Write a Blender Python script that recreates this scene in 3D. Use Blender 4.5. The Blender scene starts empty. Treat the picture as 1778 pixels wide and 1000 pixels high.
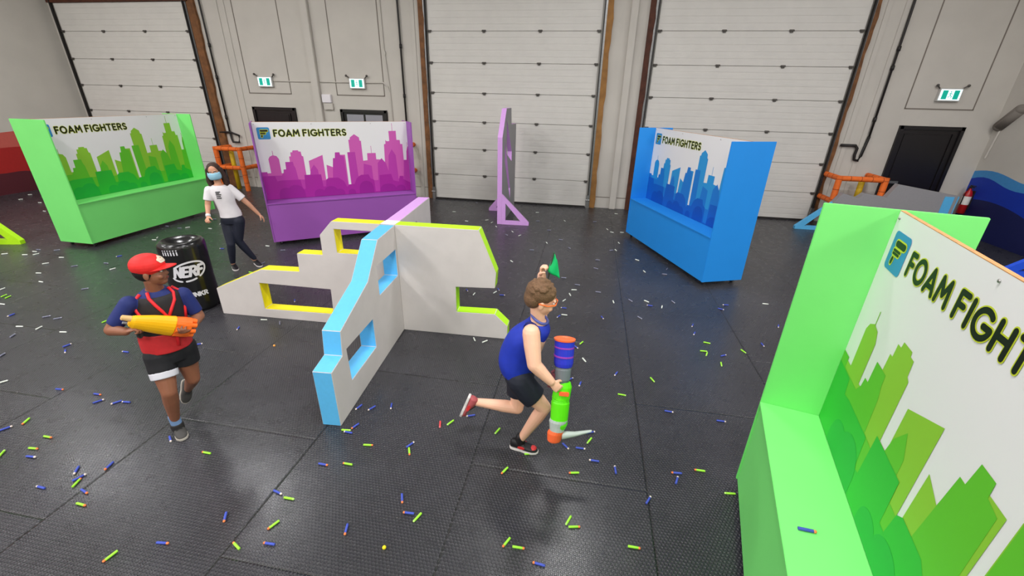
import bpy, bmesh, math, random
from mathutils import Vector as V, Matrix as M
from math import sin, cos, pi, radians as R
random.seed(7)
SC = bpy.context.scene; COL = SC.collection
# ---------------------------------------------------------------- camera, world, light, exposure
cam = bpy.data.objects.new('camera', bpy.data.cameras.new('camera')); COL.objects.link(cam)
RT = V((0.98445, 0.17442, 0.02069)); UP = V((-0.08996, 0.39956, 0.91228)); FW = V((-0.15085, 0.89996, -0.40904))
m3 = M((RT, UP, -FW)).transposed()
cam.matrix_world = M.Translation((0, 0, 2.6)) @ m3.to_4x4()
cam.data.sensor_width = 36.0; cam.data.lens = 743.25 * 36 / 1778; cam.data.clip_start = .02; cam.data.clip_end = 100
SC.camera = cam
w = bpy.data.worlds.new('world'); SC.world = w; w.use_nodes = True
w.node_tree.nodes['Background'].inputs[0].default_value = (.9, .95, 1, 1); w.node_tree.nodes['Background'].inputs[1].default_value = .3
SC.view_settings.view_transform = 'Standard'; SC.view_settings.look = 'None'; SC.view_settings.gamma = 1
SC.view_settings.use_curve_mapping = False
SC.view_settings.exposure = 0.42
LAMP = 120
for ly, lp in ((-4.0, 1.75), (1.5, 1.1), (6.4, .62)):
    for lx in (-12.0, -7.1, -.2, 5.6):
        ld = bpy.data.lights.new('ceiling_lamp', 'AREA'); ld.shape = 'RECTANGLE'; ld.size = 1.3; ld.size_y = .6
        ld.energy = LAMP*lp*1.25; ld.color = (1, .99, .99)
        lo = bpy.data.objects.new('ceiling_lamp', ld); COL.objects.link(lo); lo.location = (lx, ly, 6.6)
# ---------------------------------------------------------------- materials
def lin(c):
    return tuple((x/255/12.92 if x <= 10 else ((x/255+.055)/1.055)**2.4) for x in c)
MC = {}
def mat(name, rgb, rough=.55, spec=.4, metal=0, noise=0, nscale=30, bump=0, bscale=60, emit=None, sub=0, trans=0, coat=0):
    if name in MC: return MC[name]
    m = bpy.data.materials.new(name); m.use_nodes = True; nt = m.node_tree; b = nt.nodes['Principled BSDF']
    c = lin(rgb) if max(rgb) > 1 else rgb
    b.inputs['Base Color'].default_value = (*c, 1); b.inputs['Roughness'].default_value = rough
    b.inputs['Specular IOR Level'].default_value = spec; b.inputs['Metallic'].default_value = metal
    if coat: b.inputs['Coat Weight'].default_value = coat
    if sub: b.inputs['Subsurface Weight'].default_value = sub; b.inputs['Subsurface Scale'].default_value = .02
    if trans: b.inputs['Transmission Weight'].default_value = trans
    tc = nt.nodes.new('ShaderNodeTexCoord')
    if noise:
        n = nt.nodes.new('ShaderNodeTexNoise'); n.inputs['Scale'].default_value = nscale; n.inputs['Detail'].default_value = 5
        nt.links.new(tc.outputs['Object'], n.inputs['Vector'])
        mx = nt.nodes.new('ShaderNodeMix'); mx.data_type = 'RGBA'; mx.inputs['Factor'].default_value = 0
        r = nt.nodes.new('ShaderNodeMapRange'); r.inputs['From Min'].default_value = .35; r.inputs['From Max'].default_value = .7
        nt.links.new(n.outputs['Fac'], r.inputs['Value']); nt.links.new(r.outputs['Result'], mx.inputs['Factor'])
        mx.inputs[6].default_value = (*c, 1); mx.inputs[7].default_value = (*[x*(1-noise) for x in c], 1)
        nt.links.new(mx.outputs[2], b.inputs['Base Color'])
    if bump:
        n = nt.nodes.new('ShaderNodeTexNoise'); n.inputs['Scale'].default_value = bscale; n.inputs['Detail'].default_value = 4
        nt.links.new(tc.outputs['Object'], n.inputs['Vector'])
        bp = nt.nodes.new('ShaderNodeBump'); bp.inputs['Strength'].default_value = bump; bp.inputs['Distance'].default_value = .01
        nt.links.new(n.outputs['Fac'], bp.inputs['Height']); nt.links.new(bp.outputs['Normal'], b.inputs['Normal'])
    if emit: b.inputs['Emission Color'].default_value = (*c, 1); b.inputs['Emission Strength'].default_value = emit
    MC[name] = m; return m
def floor_mat():
    m = bpy.data.materials.new('rubber_mat_floor'); m.use_nodes = True; nt = m.node_tree; N = nt.nodes; L = nt.links
    b = N['Principled BSDF']; tc = N.new('ShaderNodeTexCoord'); sp = N.new('ShaderNodeSeparateXYZ'); L.new(tc.outputs['Object'], sp.inputs[0])
    def mth(op, a, b_=None, c_=None):
        n = N.new('ShaderNodeMath'); n.operation = op
        for i, v in enumerate((a, b_, c_)):
            if v is None: continue
            if isinstance(v, (int, float)): n.inputs[i].default_value = v
            else: L.new(v, n.inputs[i])
        return n.outputs[0]
    X, Y = sp.outputs[0], sp.outputs[1]
    # hexagonal stud pattern, pitch 22 mm
    p = .024; q = p*1.732
    def dist(ox, oy):
        fx = mth('SUBTRACT', mth('FRACT', mth('ADD', mth('DIVIDE', X, p), ox)), .5)
        fy = mth('SUBTRACT', mth('FRACT', mth('ADD', mth('DIVIDE', Y, q), oy)), .5)
        fx = mth('MULTIPLY', fx, p); fy = mth('MULTIPLY', fy, q)
        return mth('SQRT', mth('ADD', mth('MULTIPLY', fx, fx), mth('MULTIPLY', fy, fy)))
    d = mth('MINIMUM', dist(0, 0), dist(.5, .5))
    mr = N.new('ShaderNodeMapRange'); mr.interpolation_type = 'SMOOTHSTEP'; L.new(d, mr.inputs['Value'])
    mr.inputs['From Min'].default_value = .006; mr.inputs['From Max'].default_value = .0105
    stud = mr.outputs['Result']
    # seams between mats, 1.32 m columns, staggered 1.98 m rows
    cx = mth('ADD', mth('DIVIDE', X, 1.315), .52)
    col = mth('FLOOR', cx)
    ex = mth('MULTIPLY', mth('SUBTRACT', .5, mth('ABSOLUTE', mth('SUBTRACT', mth('FRACT', cx), .5))), 1.315)
    cy = mth('ADD', mth('DIVIDE', Y, 1.99), mth('MULTIPLY', col, .5))
    cy = mth('ADD', cy, .804)
    ey = mth('MULTIPLY', mth('SUBTRACT', .5, mth('ABSOLUTE', mth('SUBTRACT', mth('FRACT', cy), .5))), 1.99)
    e = mth('MINIMUM', ex, ey)
    ms = N.new('ShaderNodeMapRange'); ms.interpolation_type = 'SMOOTHSTEP'; L.new(e, ms.inputs['Value'])
    ms.inputs['From Min'].default_value = .001; ms.inputs['From Max'].default_value = .010
    seam = ms.outputs['Result']
    n1 = N.new('ShaderNodeTexNoise'); n1.inputs['Scale'].default_value = .9; n1.inputs['Detail'].default_value = 7; L.new(tc.outputs['Object'], n1.inputs['Vector'])
    n2 = N.new('ShaderNodeTexNoise'); n2.inputs['Scale'].default_value = 9; n2.inputs['Detail'].default_value = 8; L.new(tc.outputs['Object'], n2.inputs['Vector'])
    cr = N.new('ShaderNodeValToRGB'); L.new(n1.outputs['Fac'], cr.inputs[0])
    cr.color_ramp.elements[0].position = .3; cr.color_ramp.elements[0].color = (.023, .0225, .027, 1)
    cr.color_ramp.elements[1].position = .75; cr.color_ramp.elements[1].color = (.042, .041, .049, 1)
    mx = N.new('ShaderNodeMix'); mx.data_type = 'RGBA'; L.new(seam, mx.inputs[0]); mx.inputs[6].default_value = (.006, .006, .006, 1); L.new(cr.outputs[0], mx.inputs[7])
    L.new(mx.outputs[2], b.inputs['Base Color'])
    rr = mth('ADD', mth('MULTIPLY', n2.outputs['Fac'], .12), .225); L.new(rr, b.inputs['Roughness'])
    b.inputs['Specular IOR Level'].default_value = .7
    h = mth('ADD', mth('MULTIPLY', stud, .5), mth('MULTIPLY', seam, .7))
    bp = N.new('ShaderNodeBump'); bp.inputs['Strength'].default_value = 1.0; bp.inputs['Distance'].default_value = .009
    L.new(h, bp.inputs['Height']); 
    bp2 = N.new('ShaderNodeBump'); bp2.inputs['Strength'].default_value = .25; bp2.inputs['Distance'].default_value = .05
    L.new(n1.outputs['Fac'], bp2.inputs['Height']); L.new(bp2.outputs['Normal'], bp.inputs['Normal'])
    L.new(bp.outputs['Normal'], b.inputs['Normal'])
    return m
# ---------------------------------------------------------------- mesh helpers
class MB:
    def __init__(s): s.v = []; s.f = []; s.m = []
    def add(s, vs, fs, mi=0):
        o = len(s.v); s.v += [tuple(x) for x in vs]
        for f in fs: s.f.append([i+o for i in f]); s.m.append(mi)
    def box(s, c, d, mi=0, rot=None):
        c = V(c); h = V(d)/2; vs = []
        for x in (-1, 1):
            for y in (-1, 1):
                for z in (-1, 1):
                    p = V((x*h.x, y*h.y, z*h.z)); p = rot @ p if rot else p; vs.append(c+p)
        s.add(vs, [(0,1,3,2),(4,6,7,5),(0,4,5,1),(2,3,7,6),(0,2,6,4),(1,5,7,3)], mi); return s
    def loft(s, rings, mi=0, cap=True, n=20):
        """rings: (centre, axis_a, axis_b)"""
        vs = []
        for c, a, b in rings:
            c, a, b = V(c), V(a), V(b)
            vs += [c + a*cos(2*pi*i/n) + b*sin(2*pi*i/n) for i in range(n)]
        fs = []
        for k in range(len(rings)-1):
            for i in range(n):
                j = (i+1) % n; fs.append((k*n+i, k*n+j, (k+1)*n+j, (k+1)*n+i))
        if cap: fs.append(tuple(range(n))[::-1]); fs.append(tuple((len(rings)-1)*n+i for i in range(n)))
        s.add(vs, fs, mi); return s
    def cyl(s, a, b, r, r2=None, mi=0, n=16):
        a, b = V(a), V(b); d = (b-a).normalized(); t = V((0, 0, 1)) if abs(d.z) < .9 else V((1, 0, 0))
        u = d.cross(t).normalized(); w_ = d.cross(u); r2 = r if r2 is None else r2
        return s.loft([(a, u*r, w_*r), (b, u*r2, w_*r2)], mi, n=n)
    def ell(s, c, ax, ay=None, az=None, mi=0, n=16):
        if ay is None:
            ax, ay, az = V((ax, 0, 0)), V((0, ax, 0)), V((0, 0, ax))
        c, ax, ay, az = V(c), V(ax), V(ay), V(az); k = n//2
        vs = [c - az]
        for j in range(1, k):
            t = -pi/2 + pi*j/k
            vs += [c + az*sin(t) + (ax*cos(2*pi*i/n) + ay*sin(2*pi*i/n))*cos(t) for i in range(n)]
        vs.append(c + az); fs = []
        for i in range(n): fs.append((0, 1+(i+1) % n, 1+i))
        for j in range(k-2):
            for i in range(n):
                a = 1+j*n; fs.append((a+i, a+(i+1) % n, a+n+(i+1) % n, a+n+i))
        a = 1+(k-2)*n
        for i in range(n): fs.append((a+i, a+(i+1) % n, len(vs)-1))
        s.add(vs, fs, mi); return s
    def chain(s, pts, rs, mi=0, n=14, balls=True):
        pts = [V(p) for p in pts]
        for i in range(len(pts)-1):
            if (pts[i+1]-pts[i]).length > 1e-4: s.cyl(pts[i], pts[i+1], rs[i], rs[i+1], mi, n)
        if balls:
            for p, r in zip(pts, rs): s.ell(p, r, mi=mi, n=n)
        return s
    def tube(s, pts, r, mi=0, n=8, closed=False):
        pts = [V(p) for p in pts]; rings = []; up = V((0, 0, 1))
        for i, p in enumerate(pts):
            a = pts[max(i-1, 0)]; b = pts[min(i+1, len(pts)-1)]; d = (b-a).normalized()
            t = up if abs(d.dot(up)) < .95 else V((1, 0, 0)); u = d.cross(t).normalized(); w_ = d.cross(u)
            rr = r[i] if isinstance(r, (list, tuple)) else r
            rings.append((p, u*rr, w_*rr))
        return s.loft(rings, mi, n=n)
    def prism(s, poly, fn, d0, d1, mi=0, me=None, holes=()):
        """poly (a,b) extruded from depth d0 to d1; fn(a,b,d)->xyz; mi faces, me edges"""
        from mathutils.geometry import tessellate_polygon
        me = mi if me is None else me
        loops = [list(poly)] + [list(h) for h in holes]
        flat = [p for l in loops for p in l]
        tris = tessellate_polygon([[V((a, b, 0)) for a, b in l] for l in loops])
        n = len(flat)
        vs = [fn(a, b, d0) for a, b in flat] + [fn(a, b, d1) for a, b in flat]
        s.add(vs, [tuple(t) for t in tris], mi)
        s.add(vs, [tuple(i+n for i in t)[::-1] for t in tris], mi)
        o = 0
        for l in loops:
            k = len(l); e = [(o+i, o+(i+1) % k, n+o+(i+1) % k, n+o+i) for i in range(k)]
            s.add(vs, e, me); o += k
        return s
    def build(s, name, mats, parent=None, smooth=False, bevel=0, recalc=True):
        me = bpy.data.meshes.new(name); me.from_pydata(s.v, [], s.f); 
        mats = mats if isinstance(mats, (list, tuple)) else [mats]
        for m in mats: me.materials.append(m)
        for p, i in zip(me.polygons, s.m): p.material_index = i
        bm = bmesh.new(); bm.from_mesh(me)
        if recalc:
            bmesh.ops.remove_doubles(bm, verts=bm.verts, dist=1e-6); bmesh.ops.recalc_face_normals(bm, faces=bm.faces)
        if bevel:
            bmesh.ops.bevel(bm, geom=[e for e in bm.edges if e.calc_face_angle(0) > .5], offset=bevel, segments=2, affect='EDGES', clamp_overlap=True)
        bm.to_mesh(me); bm.free()
        if smooth:
            for p in me.polygons: p.use_smooth = True
        o = bpy.data.objects.new(name, me); COL.objects.link(o)
        if parent: o.parent = parent; o.matrix_parent_inverse = parent.matrix_world.inverted()
        return o
def tag(o, label, cat, group=None, kind=None):
    if label: o['label'] = label
    if cat: o['category'] = cat
    if group: o['group'] = group
    if kind: o['kind'] = kind
    return o
def struct(o, label=None): o['kind'] = 'structure'; (o.__setitem__('label', label) if label else None); return o
def thing(name, label, cat, loc=(0, 0, 0), rz=0, group=None):
    o = bpy.data.objects.new(name, None); COL.objects.link(o); o.empty_display_size = .1
    o.location = loc; o.rotation_euler = (0, 0, rz); o.matrix_world = M.Translation(loc) @ M.Rotation(rz, 4, 'Z')
    return tag(o, label, cat, group)
def P(mb, name, mats, t, **k):
    """build geometry given in the thing's own coordinates"""
    o = mb.build(name, mats, None, **k); o.parent = t; return o
def ident(a, b, d): return V((a, b, d))
def copytree(o, parent=None):
    c = o.copy(); COL.objects.link(c)
    if parent: c.parent = parent
    for ch in list(o.children): copytree(ch, c)
    return c
# stroke lettering
def arc(cx, cy, rx, ry, a0, a1, n=14): return [(cx+rx*cos(R(a0+(a1-a0)*i/n)), cy+ry*sin(R(a0+(a1-a0)*i/n))) for i in range(n+1)]
GL = {'F': (.5, [[(0,0),(0,1),(.5,1)], [(0,.53),(.42,.53)]]), 'O': (.96, [arc(.48,.5,.48,.5,90,450,24)]),
 'A': (.86, [[(0,0),(.43,1),(.86,0)], [(.17,.28),(.69,.28)]]), 'M': (.98, [[(0,0),(.12,1),(.49,.35),(.86,1),(.98,0)]]),
 'I': (0, [[(0,0),(0,1)]]), 'G': (.9, [arc(.48,.5,.48,.5,48,352,20)+[(.95,.45),(.55,.45)]]), 'H': (.66, [[(0,0),(0,1)],[(.66,0),(.66,1)],[(0,.52),(.66,.52)]]),
 'T': (.66, [[(0,1),(.66,1)],[(.33,1),(.33,0)]]), 'E': (.5, [[(.5,1),(0,1),(0,0),(.5,0)],[(0,.52),(.42,.52)]]),
 'R': (.58, [[(0,0),(0,1),(.28,1)]+arc(.28,.74,.28,.26,90,-90,8)+[(0,.48)], [(.28,.48),(.6,0)]]),
 'S': (.52, [arc(.27,.75,.25,.25,35,270,9)+arc(.27,.25,.26,.25,90,-145,9)]), 'N': (.62, [[(0,0),(0,1),(.62,0),(.62,1)]]),
 'U': (.62, [[(0,1),(0,.3)]+arc(.31,.3,.31,.3,180,360,8)+[(.62,1)]]), 'K': (.58, [[(0,0),(0,1)],[(.56,1),(.02,.45)],[(.2,.6),(.6,0)]]),
 'B': (.56, [[(0,0),(0,1),(.28,1)]+arc(.28,.76,.22,.24,90,-90,8)+[(0,.52),(.3,.52)]+arc(.3,.26,.26,.26,90,-90,8)+[(0,0)]])}
CNT = [0]
def strokes(mb, lines, fn, wd, mi, step=.4, disc=True, d=0.0):
    """flat rounded strokes. fn(a,b,d)->xyz"""
    for L in lines:
        pts = [V(L[0])]
        for a, b in zip(L, L[1:]):
            a, b = V(a), V(b); k = max(1, int((b-a).length/step+.99))
            pts += [a+(b-a)*i/k for i in range(1, k+1)]
        for a, b in zip(pts, pts[1:]):
            if (b-a).length < 1e-6: continue
            t = (b-a).normalized(); n = V((-t.y, t.x))*wd/2; CNT[0] = (CNT[0]+1) % 40; dd = d+CNT[0]*1e-5
            mb.add([fn(*(a+n), dd), fn(*(a-n), dd), fn(*(b-n), dd), fn(*(b+n), dd)], [(0, 1, 2, 3)], mi)
        if disc:
            for p in pts:
                CNT[0] = (CNT[0]+1) % 40; dd = d+CNT[0]*1e-5
                mb.add([fn(p.x+wd/2*cos(2*pi*i/12), p.y+wd/2*sin(2*pi*i/12), dd) for i in range(12)], [tuple(range(12))], mi)
def word(txt, x0, x1, y0, h, gap=.36):
    tot = sum(GL[c][0] for c in txt)+gap*(len(txt)-1); sx = (x1-x0)/tot; x = 0; out = []
    for c in txt:
        wdt, ls = GL[c]
        for l in ls: out.append([(x0+(x+px)*sx, y0+py*h) for px, py in l])
        x += wdt+gap
    return out
# ---------------------------------------------------------------- setting
WY = 11.25; XL = -14.75; XR = 8.35; YF = -6.0; ZC = 7.2
m_wall = mat('painted_tilt_up_concrete', (198, 193, 185), .6, .3, noise=.07, nscale=1.6, bump=.12, bscale=25)
m_seal = mat('joint_sealant', (120, 112, 104), .8); m_steel = mat('galvanised_steel', (150, 150, 150), .4, .5, .8, noise=.2)
m_dark = mat('dark_iron', (35, 32, 31), .5); m_black = mat('black_door_paint', (22, 18, 20), .35, .5)
mb = MB(); mb.box(((XL+XR)/2, (YF+WY)/2, -.05), (XR-XL+.4, WY-YF+.4, .1)); struct(mb.build('floor', floor_mat()))
mb = MB(); mb.box(((XL+XR)/2, (YF+WY)/2, ZC+.05), (XR-XL+.4, WY-YF+.4, .1)); struct(mb.build('ceiling', mat('ceiling_paint', (228, 226, 222), .8)))
mb = MB(); mb.box(((XL+XR)/2, WY+.1, ZC/2), (XR-XL, .2, ZC)); struct(mb.build('wall_back', m_wall))
mb = MB(); mb.box(((XL+XR)/2, YF-.1, ZC/2), (XR-XL, .2, ZC)); struct(mb.build('wall_front', m_wall))
# side walls with painted hills: colour bands are part of the wall
def side_wall(name, x, sgn, bands, mats):
    ys = [YF+(WY-YF)*i/120 for i in range(121)]; mb = MB()
    mb.box((x+sgn*.1, (YF+WY)/2, ZC/2), (.2, WY-YF, ZC), 0)
    for k in range(len(bands)):
        top = bands[k]; bot = bands[k+1] if k+1 < len(bands) else (lambda y: 0.0)
        for a, b in zip(ys, ys[1:]):
            xx = x-sgn*.003
            mb.add([(xx, a, bot(a)), (xx, b, bot(b)), (xx, b, max(top(b), bot(b)+.001)), (xx, a, max(top(a), bot(a)+.001))], [(0, 1, 2, 3)], k+1)
    return struct(mb.build(name, mats, recalc=False))
side_wall('wall_left', XL, -1, [lambda y: 1.50+.05*sin(y*1.3+.5)-.0*y, lambda y: 1.08+.05*sin(y*2.1+1.2)+.01*(9-y), lambda y: .50+.05*sin(y*1.7)+.02*sin(y*7)],
          [m_wall, mat('mural_salmon', (196, 92, 82), .6, noise=.08), mat('mural_red', (168, 32, 30), .6, noise=.1), mat('mural_maroon', (84, 28, 38), .6, noise=.1)])
def rt1(y): return 1.30+.07*sin((y-10.7)*3.2+1.2)+(.06 if y > 10.9 else 0)*0
def rt2(y): return rt1(y)-.17-.03*sin(y*5)
def rt3(y): return .62+.28*sin((y-9.2)*1.15)*(1 if y < 11.3 else 1)-.12
side_wall('wall_right', XR, 1, [rt1, rt2, rt3], [m_wall, mat('mural_light_blue', (66, 140, 200), .6, noise=.08), mat('mural_blue', (12, 50, 165), .6, noise=.1), mat('mural_navy', (18, 24, 78), .6, noise=.1)])
# sealant joints, pilasters, base line on the back wall
def bw(mbb, x0, x1, z0, z1, d, mi=0, y=WY): mbb.box(((x0+x1)/2, y-d/2, (z0+z1)/2), (x1-x0, d, z1-z0), mi)
for k, (a, b) in enumerate([(-9.17, -7.93), (-6.61, -5.30), (6.55, 7.82)]):
    mb = MB(); z = 2.53
    bw(mb, a-.011, a+.011, z, ZC, .006); bw(mb, b-.011, b+.011, z, ZC, .006); bw(mb, a-.011, b+.011, z-.012, z+.012, .006)
    struct(mb.build('trim_%d' % (k+1), m_seal), 'grey sealant joint outlining the wall panel above an exit door')
mb = MB()
for a, b in [(-10.2, -9.2), (-7.8, -6.6), (-5.2, -4.2), (.15, 1.05), (5.45, 6.5), (7.85, 8.35)]: bw(mb, a, b, .27, .285, .006)
struct(mb.build('baseboard_back', m_seal))
for k, (a, b) in enumerate([(-7.26, -7.06), (.60, .76)]):
    mb = MB(); bw(mb, a, b, 0, ZC, .10); struct(mb.build('trim_%d' % (k+4), m_wall, bevel=.012))
mb = MB()
for x in (-9.62, -9.42, -4.42, 5.62, 5.95): bw(mb, x-.05, x+.05, 0, ZC, .018)
struct(mb.build('trim_6', m_wall, bevel=.006))
# dock doors
m_panel = mat('white_door_panel', (212, 209, 203), .45, .4, noise=.05, nscale=3)
m_wood = mat('timber_jamb', (128, 84, 48), .7, noise=.45, nscale=9, bump=.4); m_wood2 = mat('dark_timber_jamb', (84, 44, 28), .7, noise=.4, nscale=9, bump=.4)
def dock_door(n, x0, x1, wl, wr, hs, ml=None, mr_=None):
    t = thing('door_%d' % n, None, None, (x0, WY-.03, 0)); del_ = t; t['kind'] = 'structure'
    W = x1-x0; ph = .66
    for k in range(7):
        mb = MB(); z0 = k*ph; ribs = 5; prof = []
        # section with shallow horizontal ribs
        mb.box((W/2, 0, z0+ph/2), (W, .04, ph-.008))
        for r in range(ribs):
            zc = z0+ph*(r+.5)/ribs; mb.box((W/2, -.0215, zc), (W-.04, .005, ph/ribs-.022))
        P(mb, 'door_section', m_panel, t, bevel=.0015)
    for k in range(1, 7):
        for i in range(4):
            mb = MB(); hx = .04+(W-.08)*i/3
            mb.box((hx, -.032, k*ph+.012), (.09, .02, .025)); mb.box((hx, -.034, k*ph-.02), (.06, .02, .03)); mb.cyl((hx-.05, -.045, k*ph), (hx+.05, -.045, k*ph), .011)
            P(mb, 'hinge', m_hinge, t)
    for s, xx, mm in ((-1, 0, ml), (1, W, mr_)):
        mb = MB(); c = xx+s*.045
        mb.box((c, -.05, 2.6), (.025, .07, 5.2)); mb.box((c+s*.03, -.02, 2.6), (.05, .03, 5.2), 1)
        P(mb, 'door_track', [m_dark, m_steel], t)
        mb = MB(); mb.box((c, -.075, .16), (.07, .05, .32)); mb.cyl((c-.05, -.09, .2), (c+.05, -.09, .2), .02); P(mb, 'track_foot', m_steel, t)
    mb = MB(); mb.box((W/2, -.03, .02), (W-.02, .05, .04)); P(mb, 'bottom_seal', m_dark, t)
    return t
m_hinge = mat('hinge_metal', (88, 84, 80), .5, .5, .5)
dock_door(1, -14.50, -10.52, 0, 0, 0); dock_door(2, -4.03, 0.0, 0, 0, 0); dock_door(3, 1.22, 5.28, 0, 0, 0)
def jamb(n, x0, x1, m, zt=5.3, wav=.012):
    mb = MB(); poly = [(x0, 0)]; k = 24
    poly += [(x1+wav*sin(i*1.1)+wav*.7*sin(i*2.7), zt*i/k) for i in range(k+1)] + [(x0, zt)]
    mb.prism(poly, lambda a, b, d: V((a, WY-d, b)), 0, .07); struct(mb.build('trim_%d' % n, m), 'rough timber jamb beside a white overhead door')
jamb(7, -10.40, -10.19, m_wood); jamb(8, -4.25, -4.13, m_wood); jamb(9, .10, .23, mat('ochre_timber', (158, 112, 58), .7, noise=.3, nscale=7, bump=.3))
jamb(10, 1.0, 1.12, m_wood2); jamb(11, 5.37, 5.44, m_wood)
mb = MB(); mb.box((-12.5, WY-.05, 4.69), (4.3, .1, .14)); struct(mb.build('trim_12', m_wood2))
# exit doors
def exit_door(n, x0, x1, glass):
    t = thing('door_%d' % n, None, None, (x0, WY, 0)); t['kind'] = 'structure'; W = x1-x0; H = 2.19
    mb = MB(); 
    for a, b, z0, z1 in ((0, .07, 0, H), (W-.07, W, 0, H), (0, W, H-.07, H)): mb.box(((a+b)/2, -.03, (z0+z1)/2), (b-a, .06, z1-z0))
    P(mb, 'door_frame', m_black, t, bevel=.004)
    mb = MB(); mb.box((W/2, -.012, (H-.07)/2), (W-.14, .024, H-.07), 0)
    if glass:
        for a, b in ((.12, .49), (.53, .90)): mb.box((W*(a+b)/2, -.026, 1.2), (W*(b-a), .006, 1.75), 1)
    else:
        mb.box((W*.47, -.03, 1.05), (W*.72, .02, 1.95), 0); mb.box((W*.86, -.035, 1.05), (.03, .03, 2.0), 0)
    P(mb, 'door_leaf', [m_black, mat('frosted_pane', (150, 150, 158), .3)], t, bevel=.003)
    mb = MB(); mb.box((W*.18, -.07, 1.0), (.22, .04, .05)); mb.cyl((W*.1, -.03, 1.0), (W*.1, -.09, 1.0), .02); P(mb, 'door_handle', m_steel, t)
exit_door(4, -9.15, -7.88, False); exit_door(5, -6.56, -5.27, True); exit_door(6, 6.57, 7.80, False)
# exit signs
m_green = mat('sign_green', (0, 150, 130), .4, emit=.55); m_swhite = mat('sign_white', (225, 245, 250), .4, emit=.75)
def exit_sign(x, z, label):
    t = thing('exit_sign', label, 'exit sign', (x, WY, z), 0, 'lit exit signs over the doors')
    mb = MB(); mb.box((0, -.035, 0), (.42, .07, .25)); P(mb, 'housing', mat('sign_housing', (190, 188, 184), .5), t, bevel=.006)
    mb = MB(); mb.box((0, -.073, 0), (.38, .006, .205), 0)
    f = lambda a, b, d: V((a, -.0765-d, b))
    for s in (-1, 1):
        mb.box((s*.105, -.0775, 0), (.095, .003, .17), 1)
        # running figure pictogram, green on white beside the green doorway
    strokes(mb, [[(-.005, .03), (0, -.01)], [(0, -.01), (.028, -.03), (.02, -.06)], [(0, -.01), (-.02, -.04), (-.04, -.045)], [(-.005, .03), (.028, .015)], [(-.005, .03), (-.03, .01)]], f, .012, 1, d=.001)
    mb.add([f(.0+.013*cos(i*pi/4), .055+.013*sin(i*pi/4), .001) for i in range(8)], [tuple(range(8))], 1)
    P(mb, 'sign_face', [m_swhite, m_green], t)
    for s in (-1, 1):
        mb = MB(); mb.cyl((s*.2, -.03, .11), (s*.27, -.05, .17), .012); mb.ell((s*.28, -.06, .175), .028); P(mb, 'lamp_head', m_hinge, t)
exit_sign(-8.6, 2.81, 'lit green and white exit sign over the dark left door'); exit_sign(-5.99, 2.81, 'lit green and white exit sign over the door with grey panes')
exit_sign(7.25, 2.81, 'lit green and white exit sign on the right, over the big black door')
mb = MB(); mb.tube([(-8.38, WY-.02, 2.83), (-7.27, WY-.02, 2.83)], .011); mb.tube([(-7.05, WY-.02, 2.83), (-6.22, WY-.02, 2.83)], .011)
tag(mb.build('wiring_conduit', m_wall, smooth=True), 'thin painted conduit running level between the two left exit signs', 'conduit')
mb = MB(); mb.tube([(-5.77, WY-.02, 2.83), (-5.3, WY-.02, 2.84), (-5.2, WY-.02, 2.76), (-5.14, WY-.02, 2.6), (-5.1, WY-.02, .5)], .016)
tag(mb.build('wiring_conduit', m_wall, smooth=True), 'painted conduit bending down from the exit sign over the door with panes', 'conduit')
mb = MB(); mb.tube([(-5.22, WY-.02, 6.5), (-5.2, WY-.02, 3.6), (-5.13, WY-.02, 2.65)], .013); mb.box((-5.19, WY-.02, 3.5), (.05, .04, .08))
tag(mb.build('wall_conduit', m_wall), 'thin vertical painted conduit above the purple bunker, right of the door with panes', 'conduit')
t = thing('alarm_box', 'small white alarm box on the wall between the two left doors', 'alarm box', (-6.9, WY, 2.44))
mb = MB(); mb.box((0, -.04, 0), (.25, .08, .2)); P(mb, 'cover', mat('white_plastic', (228, 224, 228), .4), t, bevel=.01)
mb = MB(); mb.box((.02, -.03, -.19), (.26, .06, .16)); P(mb, 'back_box', m_wall, t, bevel=.006)
def pipe(x, z, label, loop):  # hung on the wall
    mb = MB(); y = WY-.05
    mb.tube([(x-.02, y, 6.8), (x, y, 4), (x+.01, y, z)], .022, n=12)
    for zz in (z+.3, z+1.3, 3.6): mb.tube([(x+.005, y, zz), (x+.005, y, zz+.09)], .033, n=12)
    if loop == 'box': mb.tube([(x+.01, y, z), (x+.02, y, z-.22), (x+.06, y-.02, z-.3), (x+.26, y-.02, z-.3), (x+.3, y-.02, z-.12), (x+.05, y-.02, z-.04), (x-.3, y, z-.05)], .026, n=10)
    elif loop == 'trap': mb.tube([(x+.01, y, z), (x-.03, y, z-.42), (x-.06, y, z-.52), (x-.14, y, z-.5), (x-.16, y, z-.4), (x-.15, y, z-.26), (x-.2, y, z-.2), (x-.5, y, z-.2)], .03, n=10)
    return tag(mb.build('drain_pipe', m_dark, smooth=True), label, 'pipe')
pipe(-10.03, 1.55, 'black iron pipe with square loop beside the left timber jamb', 'box')
pipe(-4.75, 1.2, 'black iron pipe running down left of the middle overhead door', '')
pipe(6.02, 1.95, 'black iron pipe ending in a U trap beside the right overhead door', 'trap')
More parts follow.
